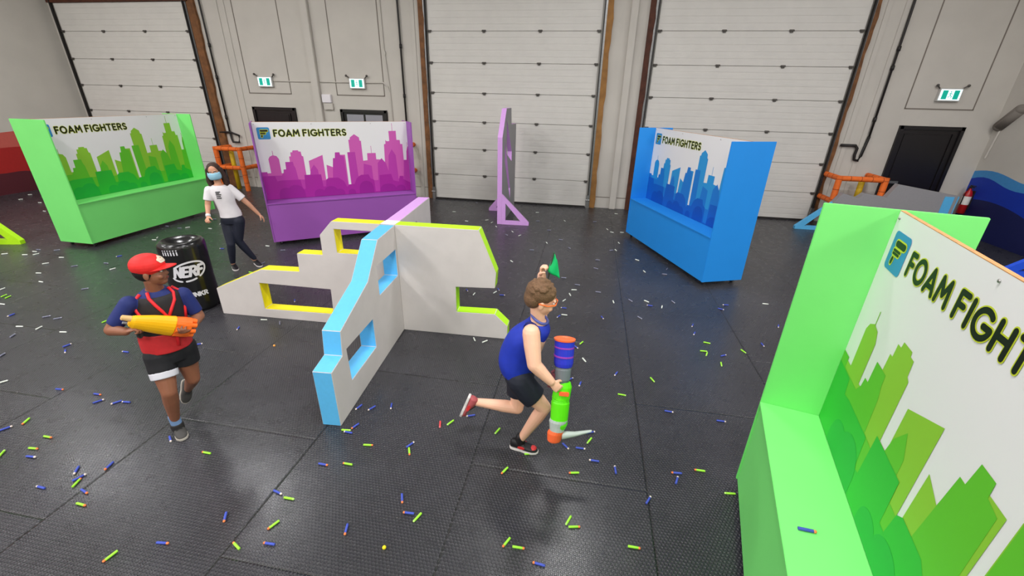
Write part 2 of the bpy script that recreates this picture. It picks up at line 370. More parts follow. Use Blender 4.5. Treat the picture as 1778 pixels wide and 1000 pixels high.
# orange padded pipe guards, one around each pipe
m_or = mat('orange_foam_wrap', (236, 112, 38), .6, noise=.15, nscale=14); m_ring = mat('wrap_joint', (150, 62, 22), .7); m_yel = mat('yellow_bollard_paint', (214, 178, 30), .5, noise=.15)
def padded(mb, a, b, r=.055):
    a, b = V(a), V(b); mb.cyl(a, b, r, mi=0, n=14); L = (b-a).length; k = max(1, int(L/.22))
    for i in range(1, k+1):
        p = a+(b-a)*(i/(k+.3)); d = (b-a).normalized()*.006; mb.cyl(p-d, p+d, r+.002, mi=1, n=14)
def guard(x, w_, z1, z2, dep, label):
    t = thing('pipe_guard', label, 'pipe guard', (x, WY, 0), 0, 'orange padded guards around the wall pipes')
    for s in (0, w_):
        mb = MB(); padded(mb, (s, -dep, 0), (s, -dep, z1+.05), .062); P(mb, 'post', [m_or, m_ring], t, smooth=False)
        for z in (z1, z2):
            mb = MB(); padded(mb, (s, -dep, z), (s, -.02, z)); P(mb, 'side_rail', [m_or, m_ring], t)
    for z in (z1, z2):
        mb = MB(); padded(mb, (0, -dep, z), (w_, -dep, z)); P(mb, 'front_rail', [m_or, m_ring], t)
guard(-10.15, .74, 1.12, .62, .55, 'orange padded guard frame by the wall behind the masked girl')
guard(-5.50, .90, 1.38, .72, .55, 'orange padded guard frame mostly hidden behind the purple bunker')
guard(5.38, .90, 1.12, .62, .70, 'orange padded guard frame by the black door at the right')
for x, lb in ((-9.86, 'yellow bollard inside the orange guard behind the girl'), (6.03, 'yellow bollard inside the orange guard at the right')):
    mb = MB(); mb.cyl((x, WY-.35, 0), (x, WY-.35, 1.02), .06); mb.ell((x, WY-.35, 1.02), (.06, 0, 0), (0, .06, 0), (0, 0, .03)); tag(mb.build('bollard', m_yel, smooth=True), lb, 'bollard')
# fire extinguisher
t = thing('fire_extinguisher', 'red fire extinguisher hung in the right corner by the blue mural', 'fire extinguisher', (8.25, 11.02, .42))
m_red = mat('extinguisher_red', (176, 22, 26), .3, .5)
mb = MB(); mb.loft([((0, 0, z), (r, 0, 0), (0, r, 0)) for z, r in ((0, .06), (.01, .075), (.42, .075), (.49, .05), (.52, .025), (.55, .025))]); P(mb, 'cylinder', m_red, t, smooth=True)
mb = MB(); mb.loft([((0, 0, z), (.0765, 0, 0), (0, .0765, 0)) for z in (.2, .38)], cap=False); P(mb, 'instruction_sticker', mat('white_sticker', (228, 224, 218), .5), t, smooth=True)
mb = MB(); mb.box((0, -.02, .58), (.03, .12, .02)); mb.box((0, -.04, .61), (.03, .13, .015)); mb.cyl((0, 0, .55), (0, 0, .6), .02); P(mb, 'valve_handle', m_dark, t)
mb = MB(); mb.box((.085, 0, .3), (.03, .08, .4)); P(mb, 'wall_bracket', m_dark, t)
mb = MB(); mb.tube([(0, .02, .57), (-.06, -.03, .55), (-.09, -.03, .4), (-.08, -.02, .2)], .011); P(mb, 'hose', m_dark, t, smooth=True)
# grey capsule shape with a thin pipe below, on the right wall
t = thing('wall_capsule', 'blurred grey capsule shape high on the right wall', 'wall fixture', (XR, 10.92, 2.34))
mb = MB(); mb.chain([(-.04, .17, -.10), (-.04, -.14, .22)], [.10, .10], n=20); P(mb, 'housing', mat('capsule_grey', (120, 113, 106), .8), t, smooth=True)
mb = MB(); mb.tube([(-.02, .14, -.15), (-.02, .2, -.75)], .018); P(mb, 'conduit', m_wall, t)
# ---------------------------------------------------------------- rolling bunkers with printed skyline
LGT = [(0.0,1.25),(0.03,1.25),(0.13,1.25),(0.169,1.25),(0.169,1.491),(0.194,1.532),(0.246,1.556),(0.305,1.54),(0.335,1.484),(0.335,1.239),(0.37,1.239),(0.377,1.304),(0.425,1.304),(0.425,1.432),(0.5,1.432),(0.505,1.526),(0.532,1.526),(0.535,1.596),(0.569,1.596),(0.575,1.628),(0.665,1.628),(0.67,1.606),(0.705,1.604),(0.712,1.53),(0.735,1.517),(0.735,1.19),(0.81,1.19),(0.815,1.436),(1.061,1.533),(1.061,1.085),(1.095,1.085),(1.106,1.354),(1.21,1.306),(1.222,1.382),(1.234,1.469),(1.268,1.469),(1.282,1.571),(1.362,1.571),(1.362,1.525),(1.455,1.525),(1.455,0.969),(1.5,0.969),(1.5,1.566),(1.548,1.568),(1.548,1.79),(1.572,1.79),(1.581,1.831),(1.660,1.886),(1.742,1.828),(1.748,1.77),(1.772,1.765),(1.772,1.40),(1.855,1.407),(1.86,1.537),(2.02,1.537),(2.02,1.418),(2.11,1.41),(2.18,1.34),(2.195,1.692),(2.225,1.70),(2.228,1.773),(2.25,1.747),(2.302,1.75),(2.302,1.934),(2.442,1.936),(2.442,1.768),(2.505,1.766),(2.51,1.69),(2.55,1.688),(2.555,1.386),(2.611,1.384),(2.62,1.55),(2.64,1.64),(2.655,1.64)]
ANT = [((0.252,1.631),(0.252,1.55)),((1.943,1.668),(1.941,1.53)),((2.374,2.075),(2.372,1.93)),((2.640,1.72),(2.642,1.64))]
MID = [(0.0,1.272),(0.11,1.272),(0.11,1.205),(0.331,1.2),(0.368,1.248),(0.377,1.304),(0.418,1.304),(0.425,1.432),(0.55,1.43),(0.554,1.369),(0.575,1.311),(0.59,1.114),(0.781,1.1),(0.82,1.275),(0.889,1.366),(0.945,1.268),(0.95,1.075),(1.18,1.07),(1.222,1.382),(1.234,1.469),(1.268,1.469),(1.282,1.571),(1.362,1.571),(1.367,1.514),(1.43,1.499),(1.44,0.969),(1.505,0.969),(1.505,1.565),(1.64,1.567),(1.65,1.116),(1.75,1.13),(1.775,1.345),(1.92,1.30),(1.925,1.02),(2.02,1.02),(2.04,1.346),(2.12,1.435),(2.195,1.34),(2.235,1.19),(2.263,1.482),(2.333,1.598),(2.403,1.477),(2.42,1.02),(2.529,1.066),(2.555,1.386),(2.611,1.384),(2.624,1.55),(2.655,1.63)]
DRK = [(0.0,1.2),(0.22,1.195),(0.24,1.1),(0.317,1.113),(0.62,1.11),(0.64,0.93),(0.685,0.94),(0.7,1.19),(0.985,1.186),(0.995,0.958),(1.043,0.958),(1.062,1.084),(1.103,1.113),(1.28,1.109),(1.37,1.04),(1.42,0.925),(1.472,0.97),(1.561,0.97),(1.613,1.077),(1.7,1.137),(1.842,1.14),(1.872,1.062),(1.936,1.03),(1.948,0.8),(2.029,0.8),(2.05,1.115),(2.28,1.125),(2.313,0.996),(2.421,0.965),(2.445,1.076),(2.515,1.072),(2.51,1.012),(2.655,0.93)]
BUSH = [(.35,.12,.20),(.52,.15,.24),(.92,.10,.14),(1.12,.13,.18),(1.27,.1,.12),(1.5,.07,.1),(1.78,.14,.24),(2.2,.16,.16),(2.45,.10,.12)]
m_white = mat('printed_white_board', (232, 232, 232), .35, .5); m_ink = mat('logo_black_ink', (16, 20, 14), .4); m_inky = mat('logo_yellow_outline', (200, 214, 50), .4)
m_logo = mat('logo_blue', (50, 140, 196), .4); m_ply = mat('plywood_edge', (206, 150, 96), .7, noise=.3, nscale=40); m_screw = mat('screw_metal', (170, 168, 165), .3, .5, .9)
def bunker(label, x, y, th, body, l1, l2, l3, l4, hue):
    L = 2.678; D = .686; T = 2.108; H = .776; Z0 = .07
    t = thing('rolling_bunker', label, 'bunker', (x, y, 0), th, 'rolling bunkers printed with a city skyline')
    m_b = mat('bunker_paint_'+hue, body, .5, .4, noise=.03, nscale=3)
    for s in (.01, L-.01):
        mb = MB(); mb.box((s, D/2, (T+Z0)/2), (.02, D, T-Z0)); P(mb, 'end_panel', m_b, t, bevel=.003)
    mb = MB(); mb.box((L/2, D/2, (H+Z0)/2-.01), (L-.042, D-.02, H-Z0-.02)); P(mb, 'bench', m_b, t, bevel=.002)
    mb = MB(); mb.box((L/2, D*.25-.008, H-.009), (L-.042, D/2-.008, .018)); mb.box((L/2, D*.75+.008, H-.009), (L-.042, D/2-.008, .018)); P(mb, 'shelf', m_b, t, bevel=.002)
    # print: layered ink films on the board
    yb = D/2-.011; mb = MB(); mb.box((L/2, D/2, (T+H)/2+.002), (L-.042, .02, T-H-.008), 0)
    # plywood top edge
    mb.box((L/2, D/2, T-.0015), (L-.042, .0205, .003), 1)
    f = lambda a, b, d: V((a, yb-d, b))
    def film(poly, d, mi):
        from mathutils.geometry import tessellate_polygon
        poly = [(max(.022, min(L-.022, a)), b) for a, b in poly]; poly = [p for i, p in enumerate(poly) if i == 0 or (V(p)-V(poly[i-1])).length > 1e-5]
        poly = poly+[(poly[-1][0], H+.003), (poly[0][0], H+.003)]
        tr = tessellate_polygon([[V((a, b, 0)) for a, b in poly]])
        mb.add([f(a, b, d) for a, b in poly], [tuple(q) for q in tr], mi)
    film(LGT, .0006, 2); film(MID, .0012, 3); film(DRK, .0018, 4)
    for a, b in ANT: mb.add([f(a[0]-.004, a[1], .0006), f(a[0]+.004, a[1], .0006), f(b[0]+.004, b[1], .0006), f(b[0]-.004, b[1], .0006)], [(0, 1, 2, 3)], 2)
    for k, (c, r, h) in enumerate(BUSH):
        pts = [f(c+r*cos(pi*i/12), H+.003+h*(sin(pi*i/12)**.6), .0024+k*1e-5) for i in range(13)]; mb.add(pts, [tuple(range(13))], 5)
    # logo tile
    cx, cy, s, r = .175, 1.922, .098, .025; pts = []
    for qx, qy, a0 in ((1, 1, 0), (-1, 1, 90), (-1, -1, 180), (1, -1, 270)): pts += [(cx+qx*(s-r)+r*cos(R(a0+15*i)), cy+qy*(s-r)+r*sin(R(a0+15*i))) for i in range(7)]
    mb.add([f(a, b, .0008) for a, b in pts], [tuple(range(len(pts)))], 6)
    bars = [[(-.035, .042), (.055, .042)], [(-.045, .008), (.028, .008)], [(-.045, -.008), (.022, -.008)], [(-.03, -.034), (-.035, -.055)]]
    bars = [[(cx+a, cy+b) for a, b in l] for l in bars]
    wds = [.032, .014, .014, .022]
    for l, wd in zip(bars, wds): strokes(mb, [l], f, wd+.016, 7, .2, d=.0014)
    for l, wd in zip(bars, wds): strokes(mb, [l], f, wd, 8, .2, d=.0022)
    W = word('FOAM', .335, .728, 1.873, .098)+word('FIGHTERS', .80, 1.515, 1.873, .098)
    strokes(mb, W, f, .034, 7, .2, d=.0010); strokes(mb, W, f, .0235, 8, .2, d=.0018)
    P(mb, 'print_board', [m_white, m_ply, mat('ink_light_'+hue, l1, .4), mat('ink_mid_'+hue, l2, .4), mat('ink_dark_'+hue, l3, .4), mat('ink_deep_'+hue, l4, .4), m_logo, m_inky, m_ink], t, recalc=False)
    mb = MB()
    for s in (.05, .95, 1.98, 2.62): sc_ = MB(); sc_.ell((s, yb-.003, 2.072), (.007, 0, 0), (0, .004, 0), (0, 0, .007), n=10); P(sc_, 'screw', m_screw, t, smooth=True)
    for sx in (.1, L-.1):
        for sy in (.09, D-.09):
            mb = MB(); mb.box((sx, sy, .064), (.09, .07, .008), 1); mb.box((sx-.022, sy, .045), (.005, .03, .04), 1); mb.box((sx+.022, sy, .045), (.005, .03, .04), 1)
            mb.cyl((sx-.016, sy, .03), (sx+.016, sy, .03), .03); mb.cyl((sx-.03, sy, .03), (sx+.03, sy, .03), .007, mi=1); P(mb, 'caster', [m_dark, m_steel], t)
    return t
gr = ((122, 226, 118), (140, 196, 54), (96, 190, 44), (46, 182, 54), (30, 170, 60))
bunker('big green bunker cut off by the right edge, nearest the camera', 1.2745, 2.575, -1.80, *gr, 'green')
bunker('green bunker with white skyline print standing at the left', -8.467, 5.797, 1.562, *gr, 'green')
bunker('purple bunker with magenta skyline print behind the girl', -5.529, 6.607, .636, (152, 84, 172), (205, 90, 176), (184, 58, 166), (166, 34, 152), (150, 26, 142), 'purple')
bunker('bright blue bunker with blue skyline print in front of the right overhead door', .88, 8.901, -1.2, (34, 144, 232), (44, 150, 214), (30, 122, 205), (20, 96, 190), (16, 80, 176), 'blue')
# ---------------------------------------------------------------- cross barricade
m_grey = mat('barricade_grey_paint', (206, 200, 196), .55, .35, noise=.05, nscale=6, bump=.06)
edge = {'blue': mat('edge_blue', (92, 184, 236), .5, noise=.06), 'yellow': mat('edge_yellow', (240, 228, 30), .5, noise=.06), 'lime': mat('edge_lime', (184, 240, 30), .5, noise=.06), 'lilac': mat('edge_lilac', (212, 160, 226), .5, noise=.05), 'white': mat('edge_white', (240, 226, 236), .5)}
t = thing('cross_barricade', 'cross shaped grey barricade with blue, yellow, lime and lilac edges in mid floor', 'barricade', (-2.1, 4.3, 0))
def arm(x, y, ang, side, poly, holes, th, key):
    d = V((cos(ang), sin(ang), 0)); n = V((-d.y, d.x, 0))*side; o = V((x-2.1*-1, y-4.3, 0))
    mb = MB(); mb.prism(poly, lambda a, b, q: o+d*a+n*q+V((0, 0, b)), 0, th, 0, 1, holes)
    ob = P(mb, 'arm', [m_grey, edge[key]], t, bevel=.004); ob['label'] = key+' edged arm'; return ob
aB = R(-85.3)
arm(-2.017, 4.228, aB, -1, [(0, 0), (1.67, 0), (1.672, .545), (1.468, .575), (1.437, .794), (.815, .976), (.49, 1.285), (0, 1.295)], [[(.806, .255), (1.372, .262), (1.385, .59), (.806, .572)], [(.034, .72), (.58, .728), (.58, 1.04), (.034, 1.03)]], .163, 'blue')
arm(-2.017, 4.228, R(1.55), 1, [(0, 0), (1.257, 0), (1.26, .172), (1.111, .315), (.66, .303), (.66, .62), (1.11, .64), (1.123, .824), (.933, 1.3), (0, 1.3)], [], .15, 'lime')
arm(-4.41, 4.136, R(2.09), 1, [(0, 0), (0, .351), (.673, .65), (1.165, .66), (1.177, .889), (1.497, .893), (1.502, 1.13), (1.664, 1.298), (2.23, 1.3), (2.23, 0)], [[(.6, .12), (1.51, .13), (1.525, .46), (.605, .47)], [(1.68, .93), (2.12, .93), (2.12, 1.21), (1.68, 1.21)]], .15, 'yellow')
arm(-2.03, 4.38, R(94.7), 1, [(0, 0), (1.265, 0), (1.265, 1.295), (0, 1.295)], [[(.30, .72), (.80, .72), (.80, 1.0), (.62, 1.13), (.30, 1.13)]], .163, 'lilac')
mb = MB(); mb.box((.0025, .005, .65), (.16, .155, 1.30), 0); mb.box((.0025, .005, 1.302), (.162, .156, .003), 1); P(mb, 'centre_post', [m_grey, edge['white']], t)
# ---------------------------------------------------------------- other barricades
m_g2 = mat('barricade_mid_grey', (150, 148, 150), .55, noise=.05)
t = thing('standing_barricade', 'tall lilac edged grey barricade seen edge-on before the middle overhead door', 'barricade', (-1.89, 9.08, 0), 0, 'tall free standing barricades')
sl = R(90.6)
d = V((cos(sl), sin(sl), 0)); n = V((-d.y, d.x, 0))
mb = MB(); mb.prism([(0, 0), (1.75, 0), (1.78, 2.0), (1.1, 2.02), (1.05, 2.36), (.45, 2.36), (0, 1.82)], lambda a, b, q: V((.0, 0, 0))-n*q+d*a+V((0, 0, b)), 0, .10, 0, 1, [[(.5, 1.45), (1.2, 1.2), (1.2, 1.42), (.5, 2.15)], [(.3, 1.3), (1.05, .35), (1.05, .6), (.3, 1.75)]])
P(mb, 'panel', [m_g2, edge['lilac']], t)
def tri(mb, p, dr, w_, h, th, bar):
    dr = V(dr).normalized(); nn = V((-dr.y, dr.x, 0)); k = bar*1.6
    mb.prism([(0, 0), (w_, 0), (w_, bar*.8), (0, h)], lambda a, b, q: V(p)+dr*a+nn*(q-th/2)+V((0, 0, b)), 0, th, 0, 0, [[(bar, bar), (w_-k*1.4, bar), (bar, h-k*1.5)]])
mb = MB(); tri(mb, (.10, .03, 0), (1, .05, 0), .6, .66, .07, .08); P(mb, 'foot_brace', edge['lilac'], t)
mb = MB(); tri(mb, (.0, 1.2, 0), (-1, -.05, 0), .45, .6, .07, .08); P(mb, 'foot_brace', edge['lilac'], t)
m_eb = edge['blue']
t = thing('standing_barricade', 'low grey barricade with blue brace by the black door, behind the near green bunker', 'barricade', (5.3, 10.33, 0), 0, 'tall free standing barricades')
mb = MB(); mb.prism([(0, 0), (2.3, 0), (2.28, .9), (1.12, 1.08), (.98, .8), (.55, .86), (.45, .76), (.14, .84), (0, .62)], lambda a, b, q: V((a, q, b)), 0, .13, 0, 0); P(mb, 'panel', m_g2, t)
mb = MB(); mb.box((2.13, -.004, .55), (.17, .02, .66)); mb.box((2.295, .065, .45), (.02, .13, .88)); P(mb, 'edge_strip', m_eb, t)
mb = MB(); tri(mb, (0, .06, 0), (-1, 0, 0), .6, .64, .08, .08); P(mb, 'foot_brace', m_eb, t)
t = thing('standing_barricade', 'lime green triangular brace of a barricade at the left edge', 'barricade', (-10.45, 5.5, 0), 0, 'tall free standing barricades')
mb = MB(); mb.box((-.07, -.7, .6), (.13, 1.6, 1.2)); P(mb, 'panel', m_g2, t)
mb = MB(); tri(mb, (0, .06, 0), (.98, .25, 0), .60, .74, .09, .085); P(mb, 'foot_brace', edge['lime'], t)
t = thing('standing_barricade', 'bright blue brace peeking over the near green bunker at the right edge', 'barricade', (7.05, 8.0, 0), 0, 'tall free standing barricades')
mb = MB(); tri(mb, (.9, .0, 0), (-1, .1, 0), .95, .85, .08, .1); P(mb, 'foot_brace', mat('brace_blue', (40, 90, 230), .5), t)
mb = MB(); mb.box((1.0, 0, .4), (.12, 1.2, .8)); P(mb, 'panel', m_g2, t)
# ---------------------------------------------------------------- inflatable barrel
BX, BY = -4.885, 4.275; ba = math.atan2(-BY, -BX)
t = thing('inflatable_barrel', 'black inflatable barrel bunker with white lettering beside the red-capped boy', 'inflatable barrel', (BX, BY, 0))
m_vin = mat('black_vinyl', (18, 18, 20), .22, .6, noise=.1, nscale=8, bump=.08, bscale=9); m_vp = mat('white_vinyl_print', (215, 214, 220), .4)
BR = .25; BH = .90
prof = [(0, .0), (BR*.85, 0), (BR*.97, .02), (BR, .06), (BR*.985, .3), (BR*.985, .6), (BR, BH-.07), (BR*.98, BH-.03), (BR*.9, BH), (BR*.78, BH+.005), (BR*.6, BH-.03), (BR*.4, BH-.06), (BR*.15, BH-.07), (.001, BH-.07)]
mb = MB(); mb.loft([((0, 0, z), (max(r, .001), 0, 0), (0, max(r, .001), 0)) for r, z in prof], n=48, mi=1)
cyl = lambda a, b, dd: V(((BR+.003+dd)*cos(ba+a/BR), (BR+.003+dd)*sin(ba+a/BR), b))
sk = lambda L, y0, k: [[(a+(b-y0)*k, b) for a, b in l] for l in L]
c0 = -.01
strokes(mb, sk(word('NERF', c0-.155, c0+.135, .50, .115, .25), .5, .25), cyl, .032, 0, .03)
el = [(c0+.185*cos(R(a)), .555+.115*sin(R(a))+.18*.185*cos(R(a))+.12*.24*cos(R(a))*0) for a in range(-160, 165, 8)]
strokes(mb, [[p for p, a in zip(el, range(-160, 165, 8)) if -60 < a < 130], [p for p, a in zip(el, range(-160, 165, 8)) if -110 < a < -68], [p for p, a in zip(el, range(-160, 165, 8)) if a < -118]], cyl, .022, 0, .03)
strokes(mb, sk(word('BUNKR', c0-.10, c0+.13, .225, .05, .3), .2, 0), cyl, .016, 0, .03)
for i in range(6): strokes(mb, [[(c0-.21+i*.03, .775), (c0-.21+i*.03, .82)]], cyl, .014, 0, .03, disc=False)
for i in range(6): strokes(mb, [[(c0-.21+i*.03, .83), (c0-.21+i*.03, .842)]], cyl, .014, 0, .03, disc=False)
P(mb, 'vinyl_body', [m_vp, m_vin], t, smooth=True, recalc=False)
mb = MB(); mb.cyl((0, 0, BH-.075), (0, 0, BH-.05), .03); P(mb, 'valve', m_vin, t)
# ---------------------------------------------------------------- people
def blob(mb, name, mt, parent, voxel=.006, smooth=4):
    smooth = smooth*3 if voxel >= .006 and smooth > 2 else smooth+2
    me = bpy.data.meshes.new(name); me.from_pydata(mb.v, [], mb.f)
    bm = bmesh.new(); bm.from_mesh(me); bmesh.ops.recalc_face_normals(bm, faces=bm.faces); bm.to_mesh(me); bm.free()
    o = bpy.data.objects.new(name, me); COL.objects.link(o)
    r = o.modifiers.new('r', 'REMESH'); r.mode = 'VOXEL'; r.voxel_size = voxel; r.use_smooth_shade = True
    s = o.modifiers.new('s', 'SMOOTH'); s.factor = .5; s.iterations = smooth
    dg = bpy.context.evaluated_depsgraph_get(); nm = bpy.data.meshes.new_from_object(o.evaluated_get(dg))
    o.modifiers.clear(); o.data = nm; nm.materials.clear(); nm.materials.append(mt)
    for p in nm.polygons: p.use_smooth = True; p.material_index = 0
    o.parent = parent; o.matrix_parent_inverse = parent.matrix_world.inverted(); return o
def dense(rows, k=7):
    """smooth curve through the (centre, axis_a, axis_b) rings"""
    rows = [(V(c), V(a), V(b)) for c, a, b in rows]; out = []
    for i in range(len(rows)-1):
        p = [rows[max(i-1, 0)], rows[i], rows[i+1], rows[min(i+2, len(rows)-1)]]
        for j in range(k):
            u = j/k; out.append(tuple(.5*(2*p[1][q]+(p[2][q]-p[0][q])*u+(2*p[0][q]-5*p[1][q]+4*p[2][q]-p[3][q])*u*u+(3*p[1][q]-p[0][q]-3*p[2][q]+p[3][q])*u**3) for q in range(3)))
    return out+[rows[-1]]
def frame(fwd, up):
    f = V(fwd).normalized(); u = V(up); r = f.cross(u).normalized(); u = r.cross(f); return r, f, u
def head_prims(mb, c, r, f, u, s=1.0, inf=0):
    c = V(c); q = lambda x, y, z: c+(r*x+f*y+u*z)*s
    def e(x, y, z, a, b, d): mb.ell(q(x, y, z), r*(a+inf)*s, f*(b+inf)*s, u*(d+inf)*s, n=20)
    e(0, -.012, .028, .073, .09, .085); e(0, .018, -.03, .060, .068, .075); e(0, .04, -.078, .034, .038, .03); e(0, .086, -.022, .0125, .017, .014); e(0, .08, .002, .009, .012, .022)
    e(0, .076, -.055, .024, .010, .012)
    for k in (-1, 1): e(k*.074, -.008, -.015, .010, .018, .030); e(k*.036, .058, -.035, .02, .02, .022); e(k*.03, .074, .022, .022, .008, .008)
    return q
def face_parts(q, r, f, u, parent, s, brow=(40, 28, 20), lips=(150, 80, 70), mouth=True, iris=(40, 26, 18)):
    mw = mat('eye_white', (228, 224, 216), .25); mi_ = mat('eye_iris', iris, .2)
    for k in (-1, 1):
        mb = MB(); mb.ell(q(k*.029, .074, .004), r*.0125*s, f*.009*s, u*.0085*s, n=14); mb.ell(q(k*.029, .0815, .004), r*.006*s, f*.003*s, u*.006*s, 1, n=12)
        o = mb.build('eye', [mw, mi_], parent, smooth=True)
        mb = MB(); mb.tube([q(k*.014, .086, .022), q(k*.03, .086, .027), q(k*.046, .077, .022)], .0035*s); mb.build('eyebrow', mat('brow_%d' % brow[0], brow, .8), parent)
    if mouth:
        mb = MB(); mb.ell(q(0, .0845, -.052), r*.02*s, f*.005*s, u*.004*s); mb.ell(q(0, .0835, -.059), r*.016*s, f*.005*s, u*.004*s); mb.build('mouth', mat('lips_%d' % lips[0], lips, .5), parent, smooth=True)
def hand_prims(mb, wrist, dv, pn, s=1.0, curl=35, side=1, spread=1.0, thumb=20):
    """dv wrist->knuckles, pn palm normal (fingers curl towards it), side +1/-1 thumb side"""
    d = V(dv).normalized(); p = V(pn); p = (p-d*p.dot(d)).normalized(); t = d.cross(p)*side; w_ = V(wrist)
    ring = lambda a, ww, tt: (w_+d*a*s, t*ww*s, p*tt*s)
    mb.loft([ring(-.01, .022, .017), ring(.02, .030, .016), ring(.05, .038, .015), ring(.078, .038, .012), ring(.086, .033, .008)], n=16)
    for i, L in enumerate((.066, .074, .069, .054)):
        b = w_+(d*(.078-.004*abs(i-1.2))+t*(.029-.0195*i)*spread)*s; a = 0; pts = [b]; c0 = curl*(1+.12*i)
        for j, fr in enumerate((.45, .32, .23)):
            a += R(c0*(.8 if j == 0 else 1)); pts.append(pts[-1]+(d*cos(a)+p*sin(a)+t*(.06-.045*i))*L*fr*s)
        mb.chain(pts, [.0092*s, .0085*s, .0078*s, .0068*s], n=10)
    b = w_+(d*.022+t*.024)*s; td = (d*.55+t*.75+p*.35).normalized(); k = b+td*.032*s; e_ = (td*.5+d*.7+p*sin(R(thumb))).normalized()
    mb.chain([b, k, k+e_*.026*s, k+(e_+p*.3).normalized()*.046*s], [.014*s, .0115*s, .0095*s, .0078*s], n=10)
def shoe(t, name, heel, toe, s, mu, ms, accent=None, up=(0, 0, 1), high=.07):
    h, to = V(heel), V(toe); d = (to-h).normalized(); u = V(up); sd = d.cross(u).normalized(); u = sd.cross(d); L = (to-h).length
    rg = lambda a, wd, z0, z1: (h+d*(a*L)+u*((z0+z1)/2), sd*wd, u*((z1-z0)/2))
    ob = []
    mb = MB(); mb.loft([rg(-.03, .018, .012, high*.8), rg(.03, .032, .01, high*1.15), rg(.2, .036, .01, high*1.2), rg(.4, .037, .01, high), rg(.6, .042, .008, high*.72), rg(.82, .040, .008, high*.6), rg(.97, .026, .008, high*.42), rg(1.02, .010, .012, high*.3)], n=20)
    ob.append(blob(mb, name, mu, t, .005, 3))
    mb = MB(); poly = []
    for a, wd in ((-.05, .014), (0, .03), (.2, .036), (.4, .036), (.6, .044), (.82, .042), (.98, .028), (1.04, .010)): poly.append((a, wd))
    pl = [(a, w_) for a, w_ in poly]+[(a, -w_) for a, w_ in reversed(poly)]
    mb.prism(pl, lambda a, b, q: h+d*(a*L)+sd*b+u*q, 0, .02); o = mb.build('sole', ms, ob[0], bevel=.004)
    if accent:
        for k in (-1, 1): mb = MB(); mb.loft([(h+d*L*a+sd*k*ww+u*z, d*.03, u*.012) for a, ww, z in ((.42, .034, high*.55), (.42, .0405, high*.55))], n=10); mb.build('shoe_panel', accent, ob[0])
        mb = MB(); mb.loft([(h+d*L*.84+u*(high*.5), d*.028, sd*.03), (h+d*L*.84+u*(high*.62), d*.02, sd*.02)], n=12)
        mb.build('toe_cap', accent, ob[0])
    mb = MB()
    for a in (.38, .46, .54): c = h+d*L*a+u*(high*(1.12-(a-.38)*1.6)); mb.tube([c-sd*.022-u*.008, c+u*.003, c+sd*.022-u*.008], .0035)
    mb.build('laces', mat('shoelace', (40, 38, 40), .8), ob[0])
    return ob[0]
def person(label, base): return thing('person', label, 'person', base)
def ring(c, a, wa, b, wb): return (V(c), V(a)*wa, V(b)*wb)
def interp(A_, B_, t): return V(A_)*(1-t)+V(B_)*t

# --- the running boy with the flag -------------------------------------------------
m_sk1 = mat('skin_light', (236, 184, 156), .5, .4, noise=.06, nscale=12, sub=.08)
m_royal = mat('royal_blue_jersey', (22, 48, 168), .65, noise=.15, nscale=18); m_navy = mat('navy_shorts', (20, 24, 38), .75)
t = person('boy in blue tank top running right with a green flag raised overhead', (-.31, 2.62, 0))
SR, SL = V((-.285, 2.535, 1.125)), V((-.255, 2.80, 1.09)); PE = V((-.375, 2.67, .70)); NK = V((-.245, 2.672, 1.165)); HC = V((-.235, 2.672, 1.325))
fb = V((.93, -.12, -.25)).normalized(); lat = V((.1, 1, -.05)).normalized()
hr, hf, hu = frame((.92, .22, -.28), (.18, -.05, 1))
EL, WR = V((-.245, 2.455, .925)), V((-.125, 2.46, .80)); ELL, WRL = V((-.27, 2.95, 1.27)), V((-.262, 2.85, 1.425))
HPR, HPL = V((-.36, 2.585, .665)), V((-.385, 2.755, .655)); KF, AF = V((-.165, 2.575, .475)), V((-.338, 2.612, .10)); KB, AB = V((-.39, 2.72, .315)), V((-.735, 2.70, .335))
mb = MB(); q = head_prims(mb, HC, hr, hf, hu, 1.1)
mb.chain([NK-V((.01, 0, .03)), HC-hu*.06-hf*.015], [.052, .05])
spine = [(PE-V((0, 0, .03)), .105, .085), (PE+V((.0, 0, .06)), .125, .10), (interp(PE, NK, .38), .118, .095), (interp(PE, NK, .68), .135, .098), (interp(PE, NK, .88), .12, .085), (NK-V((0, 0, .0)), .055, .05)]
mb.loft(dense([(c, lat*a, fb.cross(lat).cross(lat)*0+fb*b) for c, a, b in spine]), n=36)
mb.chain([SR, interp(SR, EL, .4), EL, interp(EL, WR, .35), WR], [.062, .060, .050, .046, .032]); mb.chain([SL, ELL, WRL], [.056, .044, .032])
hand_prims(mb, WR+V((.005, 0, -.01)), (.55, .05, -.5), (-.3, .9, -.2), .92, 48, 1)
hand_prims(mb, WRL, (.02, -.1, 1), (.9, -.3, 0), .92, 62, -1, thumb=55)
mb.chain([HPR, interp(HPR, KF, .5), KF, interp(KF, AF, .3), AF, AF-V((0, 0, .04))], [.085, .072, .052, .052, .031, .033])
mb.chain([HPL, interp(HPL, KB, .5), KB, interp(KB, AB, .3), AB, AB-V((.04, 0, .02))], [.085, .070, .050, .050, .031, .032])
blob(mb, 'body', m_sk1, t, .0045, 3); face_parts(q, hr, hf, hu, t, 1.1, (120, 90, 60), (196, 110, 100), iris=(70, 90, 110))
m_hair1 = mat('light_brown_hair', (118, 88, 62), .75, noise=.4, nscale=90, bump=.6, bscale=160)
mb = MB(); mb.ell(HC+hu*.048-hf*.026, hr*.092, hf*.108, hu*.090, n=22); mb.ell(HC+hu*.0-hf*.062, hr*.086, hf*.068, hu*.082, n=20)
rnd = random.Random(3)
